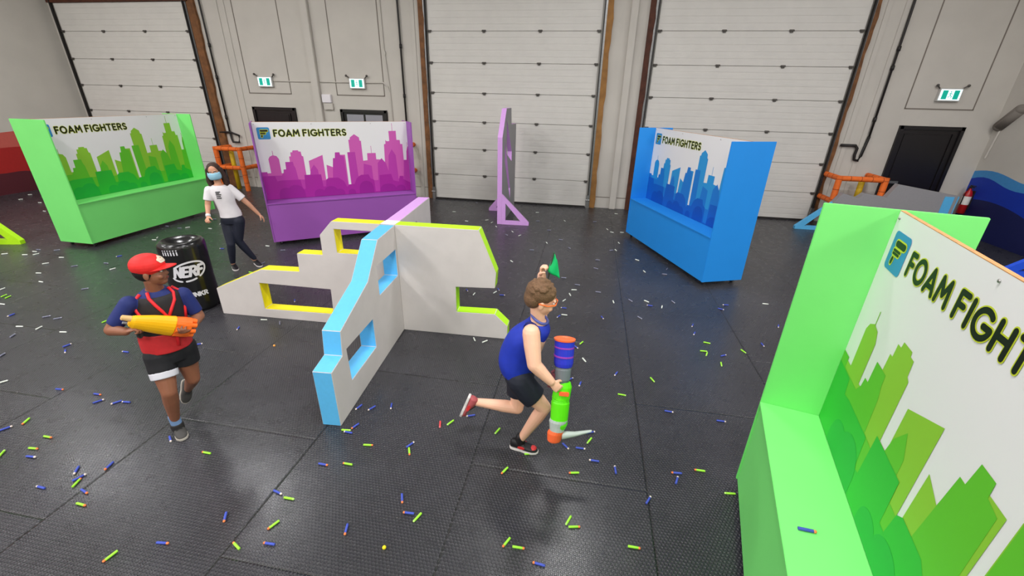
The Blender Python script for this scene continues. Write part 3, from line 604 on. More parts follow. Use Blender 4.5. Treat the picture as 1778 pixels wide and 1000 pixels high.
for i in range(60):
    a = rnd.uniform(0, 2*pi); z = rnd.uniform(.1, 1); d = (hr*cos(a)*(1-z*z)**.5+hf*sin(a)*(1-z*z)**.5+hu*z); c = HC+hu*.048-hf*.026+V(d)*.092
    mb.ell(c, hr*.014, hf*.02, hu*.012, n=8)
blob(mb, 'hair', m_hair1, t, .005, 1)
mb = MB(); mb.tube([q(-.08, -.03, .0), q(-.082, .03, .002), q(-.062, .078, .010), q(0, .098, .016), q(.062, .078, .010), q(.082, .03, .002), q(.08, -.03, .0)], .005); mb.build('eyewear_frame', mat('orange_plastic', (236, 110, 50), .4), t)
mb = MB(); mb.loft([(q(0, .088+k*.004, .003), hr*.055, hu*.014) for k in (0, 1)]); 
mb.build('eyewear_lens', mat('clear_lens', (235, 240, 245), .1, trans=.9), t)
# tank top
mb = MB(); inf = .014
tank = [(PE-V((.02, 0, .01)), .145, .128), (PE+V((-.03, 0, .07)), .148, .135), (interp(PE, NK, .38)-V((.05, 0, 0)), .14, .145), (interp(PE, NK, .66)-V((.04, 0, 0)), .142, .132), (interp(PE, NK, .86), .122, .102), (interp(PE, NK, .97), .085, .07)]
mb.loft(dense([(c, lat*a, fb*b) for c, a, b in tank]), n=36)
blob(mb, 'tank_top', m_royal, t, .006, 3)
mb = MB(); c = NK+V((.0, 0, .012)); cr = [c+lat*.068*cos(a)+fb*.06*sin(a)+V((0, 0, -.015*sin(a))) for a in [i*2*pi/20 for i in range(21)]]; mb.tube(cr, .010); mb.build('collar', mat('pale_collar', (84, 92, 160), .6), t, smooth=True)
for k, S in ((-1, SR), (1, SL)):
    mb = MB(); ax = lat*k; u1 = V((0, 0, 1)); f1 = fb; cc = S-ax*.028
    mb.tube([cc+u1*.062*cos(a)+f1*.058*sin(a) for a in [i*2*pi/20 for i in range(21)]], .008); mb.build('armhole_trim', mat('dark_blue_trim', (16, 26, 96), .7), t, smooth=True)
# shorts
mb = MB(); mb.loft(dense([(PE+V((0, 0, .05)), lat*.132, fb*.108), (PE-V((0, 0, .02)), lat*.145, fb*.118), (PE-V((0, 0, .08)), lat*.14, fb*.112)]), n=36)
for A_, B_, k in ((HPR, KF, .62), (HPL, KB, .62)): mb.chain([A_+V((0, 0, .02)), interp(A_, B_, .3)], [.10, .098]); mb.cyl(interp(A_, B_, .3), interp(A_, B_, k), .098, .094, n=20)
blob(mb, 'shorts', m_navy, t, .006, 3)
m_shb = mat('black_shoe_leather', (24, 22, 26), .5); m_shr = mat('red_shoe_panel', (206, 48, 50), .5); m_wsole = mat('white_rubber_sole', (214, 208, 206), .6)
shoe(t, 'shoe', (-.415, 2.615, .002), (-.20, 2.59, .002), 1, m_shb, m_wsole, m_shr, high=.082)
shoe(t, 'shoe', (-.785, 2.69, .40), (-.86, 2.68, .20), 1, mat('grey_red_shoe', (170, 80, 84), .6), m_wsole, m_shr, up=(.95, 0, -.3), high=.075)
mb = MB(); mb.chain([AF+V((-.005, 0, .02)), AF-V((.005, 0, .03))], [.038, .042]); blob(mb, 'ankle_collar', m_shb, t, .006)
# flag
tf = thing('hand_flag', 'small bright green flag held up in the running boy\'s raised hand', 'flag', (-.215, 2.835, 1.44))
mb = MB(); mb.tube([(0, 0, -.04), (.012, 0, .06), (.03, 0, .17)], .006); P(mb, 'stick', mat('flag_stick', (60, 70, 60), .6), tf)
m_fl = mat('green_flag_cloth', (0, 176, 96), .65); n = 10; vs = []; fs = []
A0, A1, A2 = V((.03, 0, .175)), V((-.005, -.01, .03)), V((.085, -.02, -.015)); A3 = V((.09, -.01, .05))
mb = MB()
for i in range(n+1):
    for j in range(n+1):
        u_, v_ = i/n, j/n; p = (A0*(1-u_)+A1*u_)*(1-v_)+(A0*(1-u_)+V((.03, 0, .175))*0+ (A3*(1-u_)+A2*u_)*1)*0*v_+((A0*.55+A3*.45)*(1-u_)+A2*u_)*v_
        vs.append(p+V((0, .008*sin(6*v_+3*u_), 0)))
for i in range(n):
    for j in range(n): k = i*(n+1)+j; fs.append((k, k+1, k+n+2, k+n+1))
mb.add(vs, fs); o = P(mb, 'cloth', m_fl, tf, smooth=True); sm = o.modifiers.new('thick', 'SOLIDIFY'); sm.thickness = .0015
# blaster held low
tb = thing('toy_blaster', 'long blue, grey and lime green foam dart blaster pointing down in the running boy\'s hand', 'toy blaster', (-.045, 2.42, .30))
tb.rotation_euler = (R(-14), 0, R(2))
m_bb = mat('blaster_blue', (44, 52, 190), .4); m_bo = mat('blaster_orange', (240, 104, 56), .4); m_bg = mat('blaster_lime', (96, 226, 20), .4); m_bgr = mat('blaster_grey', (110, 116, 122), .5); m_bw = mat('blaster_pale_grey', (176, 186, 180), .5)
def el2(z, rx, ry, x=0):
    z *= .93; return ((x, 0, z), (rx, 0, 0), (0, ry, 0))
mb = MB(); mb.loft([el2(.63, .062, .05, .0), el2(.66, .068, .055, .0), el2(.83, .070, .06, -.004), el2(.838, .070, .06, -.004)]); P(mb, 'drum', m_bb, tb, bevel=.004, smooth=False)
mb = MB(); mb.loft([el2(.836, .074, .064, -.004), el2(.848, .076, .066, -.004), el2(.85, .064, .054, -.004), el2(.842, .05, .04, -.004)]); P(mb, 'rim', m_bo, tb)
mb = MB(); 
for z in (.71, .78): mb.loft([el2(z, .0705, .0605, -.003), el2(z+.012, .0705, .0605, -.003)]); 
P(mb, 'pink_stripe', mat('blaster_pink', (150, 60, 170), .4), tb)
mb = MB(); mb.loft([el2(.50, .045, .035, -.006), el2(.53, .055, .045, 0), el2(.61, .058, .046, 0), el2(.63, .05, .04, 0)]); P(mb, 'collar', m_bgr, tb, bevel=.004)
mb = MB(); mb.box((-.055, 0, .47), (.07, .035, .11), rot=M.Rotation(.25, 3, 'Y')); mb.tube([(-.02, 0, .52), (-.05, 0, .555), (-.08, 0, .53)], .01); P(mb, 'grip', mat('blaster_maroon', (104, 50, 60), .5), tb, bevel=.01)
mb = MB(); mb.loft([el2(.12, .048, .04, 0), el2(.16, .062, .05, 0), el2(.34, .066, .052, .0), el2(.36, .058, .046, 0), el2(.37, .064, .05, 0), el2(.47, .062, .048, .01), el2(.51, .05, .04, .01)]); P(mb, 'shell', m_bg, tb, bevel=.006)
mb = MB(); mb.box((.02, -.05, .40), (.07, .02, .03)); P(mb, 'orange_slide', m_bo, tb, bevel=.004)
mb = MB(); mb.loft([el2(.10, .052, .045, -.01), el2(.14, .056, .048, -.01), el2(.18, .066, .054, -.005), el2(.205, .064, .052, 0)]); P(mb, 'pale_band', m_bw, tb, bevel=.004)
mb = MB(); mb.loft([el2(.0, .030, .026, -.03), el2(.015, .05, .04, -.025), el2(.08, .058, .048, -.02), el2(.11, .052, .045, -.01)]); mb.cyl((-.03, 0, -.005), (-.03, 0, .02), .014); P(mb, 'muzzle', m_bo, tb, bevel=.004)
mb = MB(); mb.loft([((.03, 0, .06), (0, .03, 0), (0, 0, .03)), ((.12, .01, .075), (0, .022, 0), (0, 0, .018)), ((.24, .02, .11), (0, .012, 0), (0, 0, .008))]); P(mb, 'side_rail', m_bw, tb, bevel=.003)

# --- the boy with the red cap ---------------------------------------------------------
m_sk2 = mat('skin_brown', (142, 92, 68), .5, .4, noise=.1, nscale=12, sub=.06)
t = person('boy in red cap and red trimmed black vest holding a yellow blaster', (-3.14, 2.23, 0))
fb = V((.88, -.42, -.12)).normalized(); lat = V((.52, .85, 0)).normalized()
PE = V((-3.075, 2.335, .79)); NK = V((-3.045, 2.36, 1.265)); HC = V((-3.01, 2.352, 1.405))
SR, SL = V((-3.125, 2.215, 1.20)), V((-2.965, 2.485, 1.165)); ER, WRR = V((-3.225, 2.115, 1.03)), V((-3.075, 2.095, 1.045)); EL, WL = V((-2.925, 2.52, .965)), V((-2.85, 2.36, .945))
hr, hf, hu = frame((.86, .42, .04), (-.04, .0, 1))
HPR, HPL = V((-3.10, 2.265, .72)), V((-3.03, 2.40, .72)); KR, AR = V((-3.03, 2.19, .465)), V((-3.137, 2.235, .13)); KB, AB = V((-3.03, 2.40, .44)), V((-3.24, 2.50, .23))
mb = MB(); q = head_prims(mb, HC, hr, hf, hu, 1.0)
mb.chain([NK-V((0, 0, .03)), HC-hu*.06-hf*.015], [.052, .052])
spine = [(PE-V((0, 0, .03)), .12, .09), (PE+V((0, 0, .06)), .125, .095), (interp(PE, NK, .4), .12, .09), (interp(PE, NK, .7), .14, .098), (interp(PE, NK, .88), .125, .085), (NK, .055, .05)]
mb.loft(dense([(c, lat*a, fb*b) for c, a, b in spine]), n=36)
mb.chain([SR, ER, WRR], [.05, .042, .028]); mb.chain([SL, EL, WL], [.05, .042, .028])
hand_prims(mb, WRR, (.75, .45, .25), (.3, .2, -.9), .92, 55, 1); hand_prims(mb, WL, (.1, -.5, .1), (-.25, .1, .9), .92, 45, 1)
mb.chain([HPR, interp(HPR, KR, .5), KR, interp(KR, AR, .3), AR, AR-V((0, 0, .04))], [.085, .072, .053, .053, .033, .034])
mb.chain([HPL, interp(HPL, KB, .5), KB, interp(KB, AB, .3), AB], [.085, .070, .050, .048, .031])
blob(mb, 'body', m_sk2, t, .0045, 3); face_parts(q, hr, hf, hu, t, 1.0, (24, 16, 12), (128, 66, 56))
mb = MB(); mb.ell(HC+hu*.012-hf*.03, hr*.079, hf*.083, hu*.085, n=22); blob(mb, 'hair', mat('black_hair', (20, 16, 14), .8, noise=.3, nscale=90), t, .006, 2)
m_cap = mat('red_cap_cloth', (226, 38, 36), .6, noise=.1, nscale=20)
mb = MB(); c = HC+hu*.045-hf*.012; mb.ell(c+hu*.005, hr*.091, hf*.108, hu*.083, n=24)
cap = blob(mb, 'cap', m_cap, t, .005, 2)
mb = MB(); rg = []
for k in range(9):
    a = k/8; rg.append(a)
vs = []; NX = 14
for i in range(NX+1):
    for j in range(6):
        x = (i/NX-.5)*2; v_ = j/5; ln = .10*(1-x*x)**.5+.002; yy = .09*(1-.35*x*x)**1
        for dz in (0,): vs.append(c+hr*x*.078+hf*(.075*(1-x*x*.55)+ln*v_)+hu*(.0+.0-.018*x*x-.010*v_))
fs = [(i*6+j, i*6+j+1, (i+1)*6+j+1, (i+1)*6+j) for i in range(NX) for j in range(5)]
mb.add(vs, fs); o = mb.build('cap_brim', m_cap, cap, smooth=True); sm = o.modifiers.new('thick', 'SOLIDIFY'); sm.thickness = .006
mb = MB(); fe = hf*.104; cc = c+hu*.035
def onc(a, b, dd):
    x = a; z = b; r2 = max(.02, 1-(x/.091)**2-(z/.083)**2); return c+hu*(.005+z)+hr*x+hf*(.108*r2**.5+.003+dd)
strokes(mb, [[(-.03, .02), (.03, .02), (.035, .035), (.0, .055), (-.035, .035), (-.03, .02)], [(-.02, .035), (.02, .035)]], onc, .014, 0, .012)
mb.build('cap_badge', mat('cap_badge_cream', (226, 212, 190), .7), cap)
# navy sleeves + shirt
m_nv = mat('navy_blue_shirt', (26, 40, 104), .7, noise=.12, nscale=18); m_vest = mat('black_vest', (34, 30, 32), .7, noise=.1); m_rt = mat('red_vest_trim', (222, 36, 44), .55); m_redc = mat('red_vest_panel', (196, 40, 44), .6, noise=.12)
mb = MB(); mb.loft(dense([(c_, lat*(a+.008), fb*(b+.008)) for c_, a, b in spine[2:]]), n=36)
mb.chain([SR, interp(SR, ER, .55)], [.058, .056]); mb.cyl(interp(SR, ER, .55), interp(SR, ER, .80), .056, .053); mb.chain([SL, interp(SL, EL, .5)], [.058, .056]); mb.cyl(interp(SL, EL, .5), interp(SL, EL, .80), .056, .053)
blob(mb, 'shirt', m_nv, t, .006, 3)
mb = MB(); vest = [(PE+V((0, 0, .13)), .145, .118), (interp(PE, NK, .45), .146, .118), (interp(PE, NK, .7), .150, .120), (interp(PE, NK, .86), .142, .106), (interp(PE, NK, .93), .115, .085)]
mb.loft(dense([(c_, lat*a, fb*b) for c_, a, b in vest]), n=36); blob(mb, 'vest', m_vest, t, .006, 3)
mb = MB(); mb.loft(dense([(PE+V((0, 0, .0)), lat*.158, fb*.13), (PE+V((0, 0, .07)), lat*.156, fb*.128), (PE+V((0, 0, .16)), lat*.148, fb*.121)]), n=36); blob(mb, 'vest_skirt', m_redc, t, .006, 3)
def onv(s_, h_):  # point on the vest front: s_ angle in degrees from the chest centre, h_ height 0..1 pelvis to neck
    k = max(0, min(1, h_)); tb_ = [(0, .158, .130), (.34, .148, .121), (.45, .146, .118), (.7, .150, .120), (.86, .142, .106), (.93, .115, .085), (1.0, .075, .065)]
    for (h0, a0, b0), (h1, a1, b1) in zip(tb_, tb_[1:]):
        if h0 <= k <= h1: f_ = (k-h0)/(h1-h0); a_ = a0+(a1-a0)*f_; b_ = b0+(b1-b0)*f_; break
    return interp(PE, NK, k)+lat*(a_+.004)*sin(R(s_))+fb*(b_+.004)*cos(R(s_))
for pts in ([(-48, 1.0), (-32, .93), (-18, .84), (-6, .72), (4, .60), (12, .45), (14, .3), (12, .1)], [(60, 1.0), (46, .93), (30, .84), (14, .72), (4, .60)], [(-78, .97), (-80, .88), (-68, .75), (-52, .62), (-40, .5)], [(84, .97), (84, .88), (76, .75), (64, .62), (58, .45)]):
    mb = MB(); mb.tube([onv(*p) for p in pts], .011); mb.build('vest_trim', m_rt, t, smooth=True)
m_sh = mat('black_shorts', (22, 22, 26), .75); m_hem = mat('white_shorts_hem', (206, 206, 214), .7)
mb = MB(); mb.loft(dense([(PE+V((0, 0, .02)), lat*.14, fb*.11), (PE-V((0, 0, .05)), lat*.148, fb*.115), (PE-V((0, 0, .10)), lat*.142, fb*.11)]), n=36)
for A_, B_ in ((HPR, KR), (HPL, KB)): mb.chain([A_+V((0, 0, .02)), interp(A_, B_, .15)], [.098, .094]); mb.cyl(interp(A_, B_, .15), interp(A_, B_, .42), .094, .09, n=20)
so = blob(mb, 'shorts', m_sh, t, .006, 3)
mb = MB(); mb.cyl(interp(HPR, KR, .38), interp(HPR, KR, .58), .0925, .088, n=24); o = blob(mb, 'hem', m_hem, so, .006, 1)
m_bt = mat('grey_black_shoe', (66, 64, 62), .7, noise=.2)
mb = MB(); mb.cyl(AR+V((0, 0, .05)), AR-V((0, 0, .05)), .040, .038, n=18); blob(mb, 'sock', mat('blue_grey_sock', (110, 140, 180), .8), t, .005, 1)
mb = MB(); mb.cyl(AR-V((0, 0, .03)), AR-V((0, 0, .09)), .046, .046, n=18); blob(mb, 'shoe_collar', mat('dark_sock_shoe', (40, 38, 38), .7), t, .005, 1)
shoe(t, 'shoe', (-3.175, 2.262, .002), (-3.03, 2.165, .002), 1, m_bt, mat('grey_sole', (176, 170, 160), .7), high=.075)
shoe(t, 'shoe', (-3.30, 2.545, .28), (-3.30, 2.48, .09), 1, m_bt, mat('grey_sole', (176, 170, 160), .7), up=(.8, -.3, .2), high=.07)
# yellow blaster
tb = thing('toy_blaster', 'yellow foam dart blaster with orange barrel cluster held across the boy\'s chest', 'toy blaster', (-3.04, 2.088, 1.13))
g0 = V((0, 0, 0)); gd = V((.215, .335, -.20)); L = gd.length; gd = gd.normalized(); gu = V((.25, -.1, .95)); gs = gd.cross(gu).normalized(); gu = gs.cross(gd)
m_by = mat('blaster_yellow', (250, 186, 16), .4); m_bo2 = mat('blaster_deep_orange', (246, 112, 34), .4)
G_ = lambda a, x, z: g0+gd*(a*.93)+gs*x+gu*z
def gl(a, wx, wz, z=0): return (G_(a, 0, z), gs*wx*1.25, gu*wz*1.3)
mb = MB(); mb.loft([gl(.02, .02, .028, .01), gl(.05, .028, .04, .005), gl(.16, .036, .055, 0), gl(.26, .042, .062, -.005), gl(.30, .044, .064, -.005)]); P(mb, 'shell', m_by, tb, bevel=.006)
mb = MB(); mb.loft([gl(.30, .046, .060, -.005), gl(.36, .05, .064, -.008), gl(.40, .048, .062, -.008)])
for k in range(8): a = k*pi/4; mb.cyl(G_(.30, (.046)*cos(a), -.008+.062*sin(a)), G_(.435, .044*cos(a), -.008+.060*sin(a)), .020, .017, n=12)
P(mb, 'barrel_cluster', m_bo2, tb)
mb = MB(); mb.cyl(G_(.03, 0, .03), G_(-.03, 0, .035), .022, .018); P(mb, 'priming_knob', mat('blaster_tan', (222, 180, 120), .5), tb, bevel=.004)
mb = MB(); mb.box(G_(.10, 0, -.075), (.035, .035, .10)); P(mb, 'grip', mat('blaster_dark', (50, 46, 44), .5), tb, bevel=.01)
mb = MB()
for a in (.12, .2): mb.loft([(G_(a, -.036, .01), gd*.022, gu*.012), (G_(a, -.045, .01), gd*.02, gu*.01)], n=10)
P(mb, 'side_vent', mat('blaster_dark', (50, 46, 44), .5), tb)
mb = MB(); mb.tube([G_(.0, -.045, -.04), G_(.14, -.052, -.055), G_(.24, -.05, -.06)], .009); P(mb, 'under_rail', mat('blaster_rail_grey', (130, 136, 146), .4), tb)

# --- the masked girl -----------------------------------------------------------------
m_sk3 = mat('skin_tan', (206, 152, 124), .5, .4, noise=.08, nscale=12, sub=.06)
t = person('girl in face mask, white T-shirt and dark leggings walking beside the purple bunker', (-5.33, 5.52, 0))
fb = V((.66, -.75, -.05)).normalized(); lat = V((.75, .66, 0)).normalized(); lat = (lat-fb*lat.dot(fb)).normalized()
PE = V((-5.33, 5.60, .80)); NK = V((-5.375, 5.56, 1.325)); HC = V((-5.385, 5.55, 1.50))
SLf, SRt = V((-5.285, 5.655, 1.25)), V((-5.48, 5.475, 1.245))
EA, WA = V((-5.135, 5.765, 1.0)), V((-5.045, 5.84, .815)); EB, WB = V((-5.505, 5.41, 1.03)), V((-5.43, 5.29, .885))
hr, hf, hu = frame((.50, -.84, -.12), (-.08, 0, 1))
H1, H2 = V((-5.25, 5.62, .76)), V((-5.40, 5.58, .76)); K1, A1 = V((-5.29, 5.58, .44)), V((-5.20, 5.70, .10)); K2, A2 = V((-5.34, 5.47, .42)), V((-5.42, 5.50, .09))
mb = MB(); q = head_prims(mb, HC, hr, hf, hu, 1.02)
mb.chain([NK-V((0, 0, .03)), HC-hu*.06-hf*.015], [.046, .046])
spine = [(PE-V((0, 0, .04)), .135, .10), (PE+V((0, 0, .06)), .130, .095), (interp(PE, NK, .38), .108, .085), (interp(PE, NK, .7), .132, .098), (interp(PE, NK, .88), .12, .08), (NK, .05, .046)]
mb.loft(dense([(c_, lat*a, fb*b) for c_, a, b in spine]), n=36)
mb.chain([SLf, EA, WA], [.045, .037, .024]); mb.chain([SRt, EB, WB], [.045, .037, .024])
hand_prims(mb, WA, (.45, .35, -.75), (-.5, -.3, -.3), .95, 22, -1); hand_prims(mb, WB, (.35, -.75, -.25), (.4, .2, -.85), .95, 40, 1)
for A_, B_, C_ in ((H1, K1, A1), (H2, K2, A2)): mb.chain([A_, interp(A_, B_, .5), B_, interp(B_, C_, .3), C_], [.088, .072, .05, .048, .032])
blob(mb, 'body', m_sk3, t, .005, 3); face_parts(q, hr, hf, hu, t, 1.02, (50, 34, 26), mouth=False)
m_hair3 = mat('dark_brown_hair', (62, 42, 34), .7, noise=.45, nscale=70, bump=.5, bscale=120)
mb = MB(); mb.ell(HC+hu*.04-hf*.03, hr*.088, hf*.098, hu*.088, n=22)
for k in (-1, 1):
    mb.chain([q(k*.075, -.01, .03), q(k*.092, -.015, -.05), q(k*.105, -.01, -.13), q(k*.095, .0, -.21), q(k*.11, .01, -.29)], [.03, .032, .036, .032, .02])
    mb.chain([q(k*.06, -.06, .0), q(k*.08, -.07, -.10), q(k*.09, -.06, -.22), q(k*.085, -.05, -.31)], [.05, .045, .04, .022])
blob(mb, 'hair', m_hair3, t, .007, 2)
mb = MB(); vs = []; NN = 12
for j in range(7):
    for i in range(NN+1):
        a = R(-72+144*i/NN); z = .005-.095*j/6; r_ = .086+.012*sin(pi*j/6); vs.append(q(sin(a)*(r_-.008), cos(a)*(r_+.012)+.004, z-.02*(1-cos(a))*(0)))
mb.add(vs, [(j*(NN+1)+i, j*(NN+1)+i+1, (j+1)*(NN+1)+i+1, (j+1)*(NN+1)+i) for j in range(6) for i in range(NN)])
o = mb.build('face_mask', mat('blue_surgical_mask', (150, 200, 222), .75), t, smooth=True); sm = o.modifiers.new('thick', 'SOLIDIFY'); sm.thickness = .003
m_tee = mat('white_tee', (226, 222, 226), .8, noise=.06, nscale=14)
mb = MB(); mb.loft(dense([(PE+V((0, 0, .03)), lat*.148, fb*.118), (PE+V((0, 0, .10)), lat*.142, fb*.112), (interp(PE, NK, .42), lat*.132, fb*.11), (interp(PE, NK, .7), lat*.146, fb*.116), (interp(PE, NK, .88), lat*.134, fb*.095), (interp(PE, NK, .97), lat*.08, fb*.065)]), n=36)
for S_, E_ in ((SLf, EA), (SRt, EB)): mb.chain([S_, interp(S_, E_, .35)], [.058, .060]); mb.cyl(interp(S_, E_, .35), interp(S_, E_, .68), .060, .062)
tee = blob(mb, 'tshirt', m_tee, t, .006, 3)
mb = MB(); cc = interp(PE, NK, .72)+fb*.119
fl_ = lambda a, b, dd: cc+lat*a+V((0, 0, 1))*b+fb*(.002+dd)
for z, w_ in ((.055, .05), (.035, .035), (.015, .055), (-.01, .045), (-.035, .05)): strokes(mb, [[(-.07, z), (-.07+w_, z)]], fl_, .014, 0, .03)
mb.build('shirt_print', mat('shirt_print_black', (40, 40, 44), .7), tee)
m_leg = mat('dark_leggings', (26, 30, 46), .7)
mb = MB(); mb.loft(dense([(PE+V((0, 0, .07)), lat*.138, fb*.105), (PE, lat*.147, fb*.115), (PE-V((0, 0, .07)), lat*.14, fb*.108)]), n=36)
for A_, B_, C_ in ((H1, K1, A1), (H2, K2, A2)): mb.chain([A_, interp(A_, B_, .5), B_, interp(B_, C_, .3), C_+V((0, 0, .02))], [.096, .080, .058, .057, .040])
blob(mb, 'leggings', m_leg, t, .006, 3)
shoe(t, 'shoe', (-5.225, 5.735, .012), (-5.055, 5.64, .002), 1, m_shb, m_wsole, high=.07)
shoe(t, 'shoe', (-5.46, 5.54, .003), (-5.30, 5.41, .003), 1, m_shb, m_wsole, high=.07)
mb = MB(); mb.cyl(interp(WB, EB, .05), interp(WB, EB, .22), .031, .033, n=18); mb.build('wrist_band', mat('white_wristband', (222, 222, 226), .7), t, smooth=True)

# ---------------------------------------------------------------- foam darts
DCOL = {'G': (158, 232, 60), 'B': (66, 84, 182), 'W': (226, 232, 222), 'D': (128, 130, 150), 'R': (232, 74, 78)}  # W and D: glare on lime and blue darts painted into the foam colour
m_tipo = mat('dart_orange_tip', (244, 130, 70), .5); m_tipw = mat('dart_pale_tip', (228, 214, 204), .5)
CNAME = {'G': 'lime green', 'B': 'blue', 'W': 'glare-whitened', 'D': 'glare-greyed', 'R': 'red'}
protos = {}
def dart_parts(c):
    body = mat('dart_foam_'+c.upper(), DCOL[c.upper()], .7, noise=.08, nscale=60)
    mb = MB(); rr = .0078; mb.loft([((x, 0, 0), (0, r, 0), (0, 0, r)) for x, r in ((-.038, rr*.5), (-.0375, rr*.97), (-.036, rr), (.026, rr), (.027, rr*.9))], n=12)
    tp = MB(); tp.loft([((x, 0, 0), (0, r, 0), (0, 0, r)) for x, r in ((.0262, rr*.95), (.034, rr), (.038, rr*.8), (.0405, rr*.3))], n=12)
    return mb, tp, body, (m_tipo if c in 'gb' else m_tipw if c == 'B' else mat('dart_matching_tip_'+c.upper(), tuple(int(v*.7+70) for v in DCOL[c.upper()]), .5))
MARK = [('the near green bunker', 1.25, 2.2), ('the running boy\'s planted shoe', -.3, 2.6), ('the running boy\'s raised back foot', -.9, 2.65), ('the blue barricade arm\'s end', -1.98, 2.5), ('the lime barricade arm\'s end', -.76, 4.3), ('the low end of the yellow arm', -4.4, 4.1), ('the cross barricade\'s inner corner', -1.9, 4.1), ('the far lilac arm end', -2.2, 5.7), ('the red-capped boy\'s planted shoe', -3.1, 2.25), ('the black inflatable barrel', -5.03, 4.4), ('the masked girl\'s feet', -5.25, 5.55), ('the left green bunker\'s near corner', -8.4, 5.7), ('the left green bunker\'s far corner', -8.45, 8.4), ('the purple bunker\'s left corner', -5.5, 6.5), ('the purple bunker\'s right corner', -3.4, 8.1), ('the tall lilac barricade', -1.6, 9.1), ('the blue bunker\'s left corner', .9, 8.9), ('the blue bunker\'s near caster', 1.85, 6.4), ('the middle door\'s ochre jamb', .3, 11.0), ('the yellow foam ball', -1.0, 1.62), ('the orange foam ball', -3.26, 3.57), ('the bottom left of the photo', -2.6, 1.2), ('the left edge of the photo', -5.6, 3.0), ('the lime brace at the left', -9.9, 5.7), ('the open mat in the middle', .3, 5.6), ('the bottom middle of the photo', -.3, 1.5), ('the seam before the near bunker', 1.0, 4.5), ('the green flag', -.1, 6.6), ('the red mural', -13.5, 8.3)]
ORD = ['nearest', 'second nearest', 'third nearest', 'fourth nearest', 'fifth nearest', 'sixth nearest', 'seventh nearest', 'eighth nearest', 'ninth nearest', 'tenth nearest', 'eleventh nearest', 'twelfth nearest']
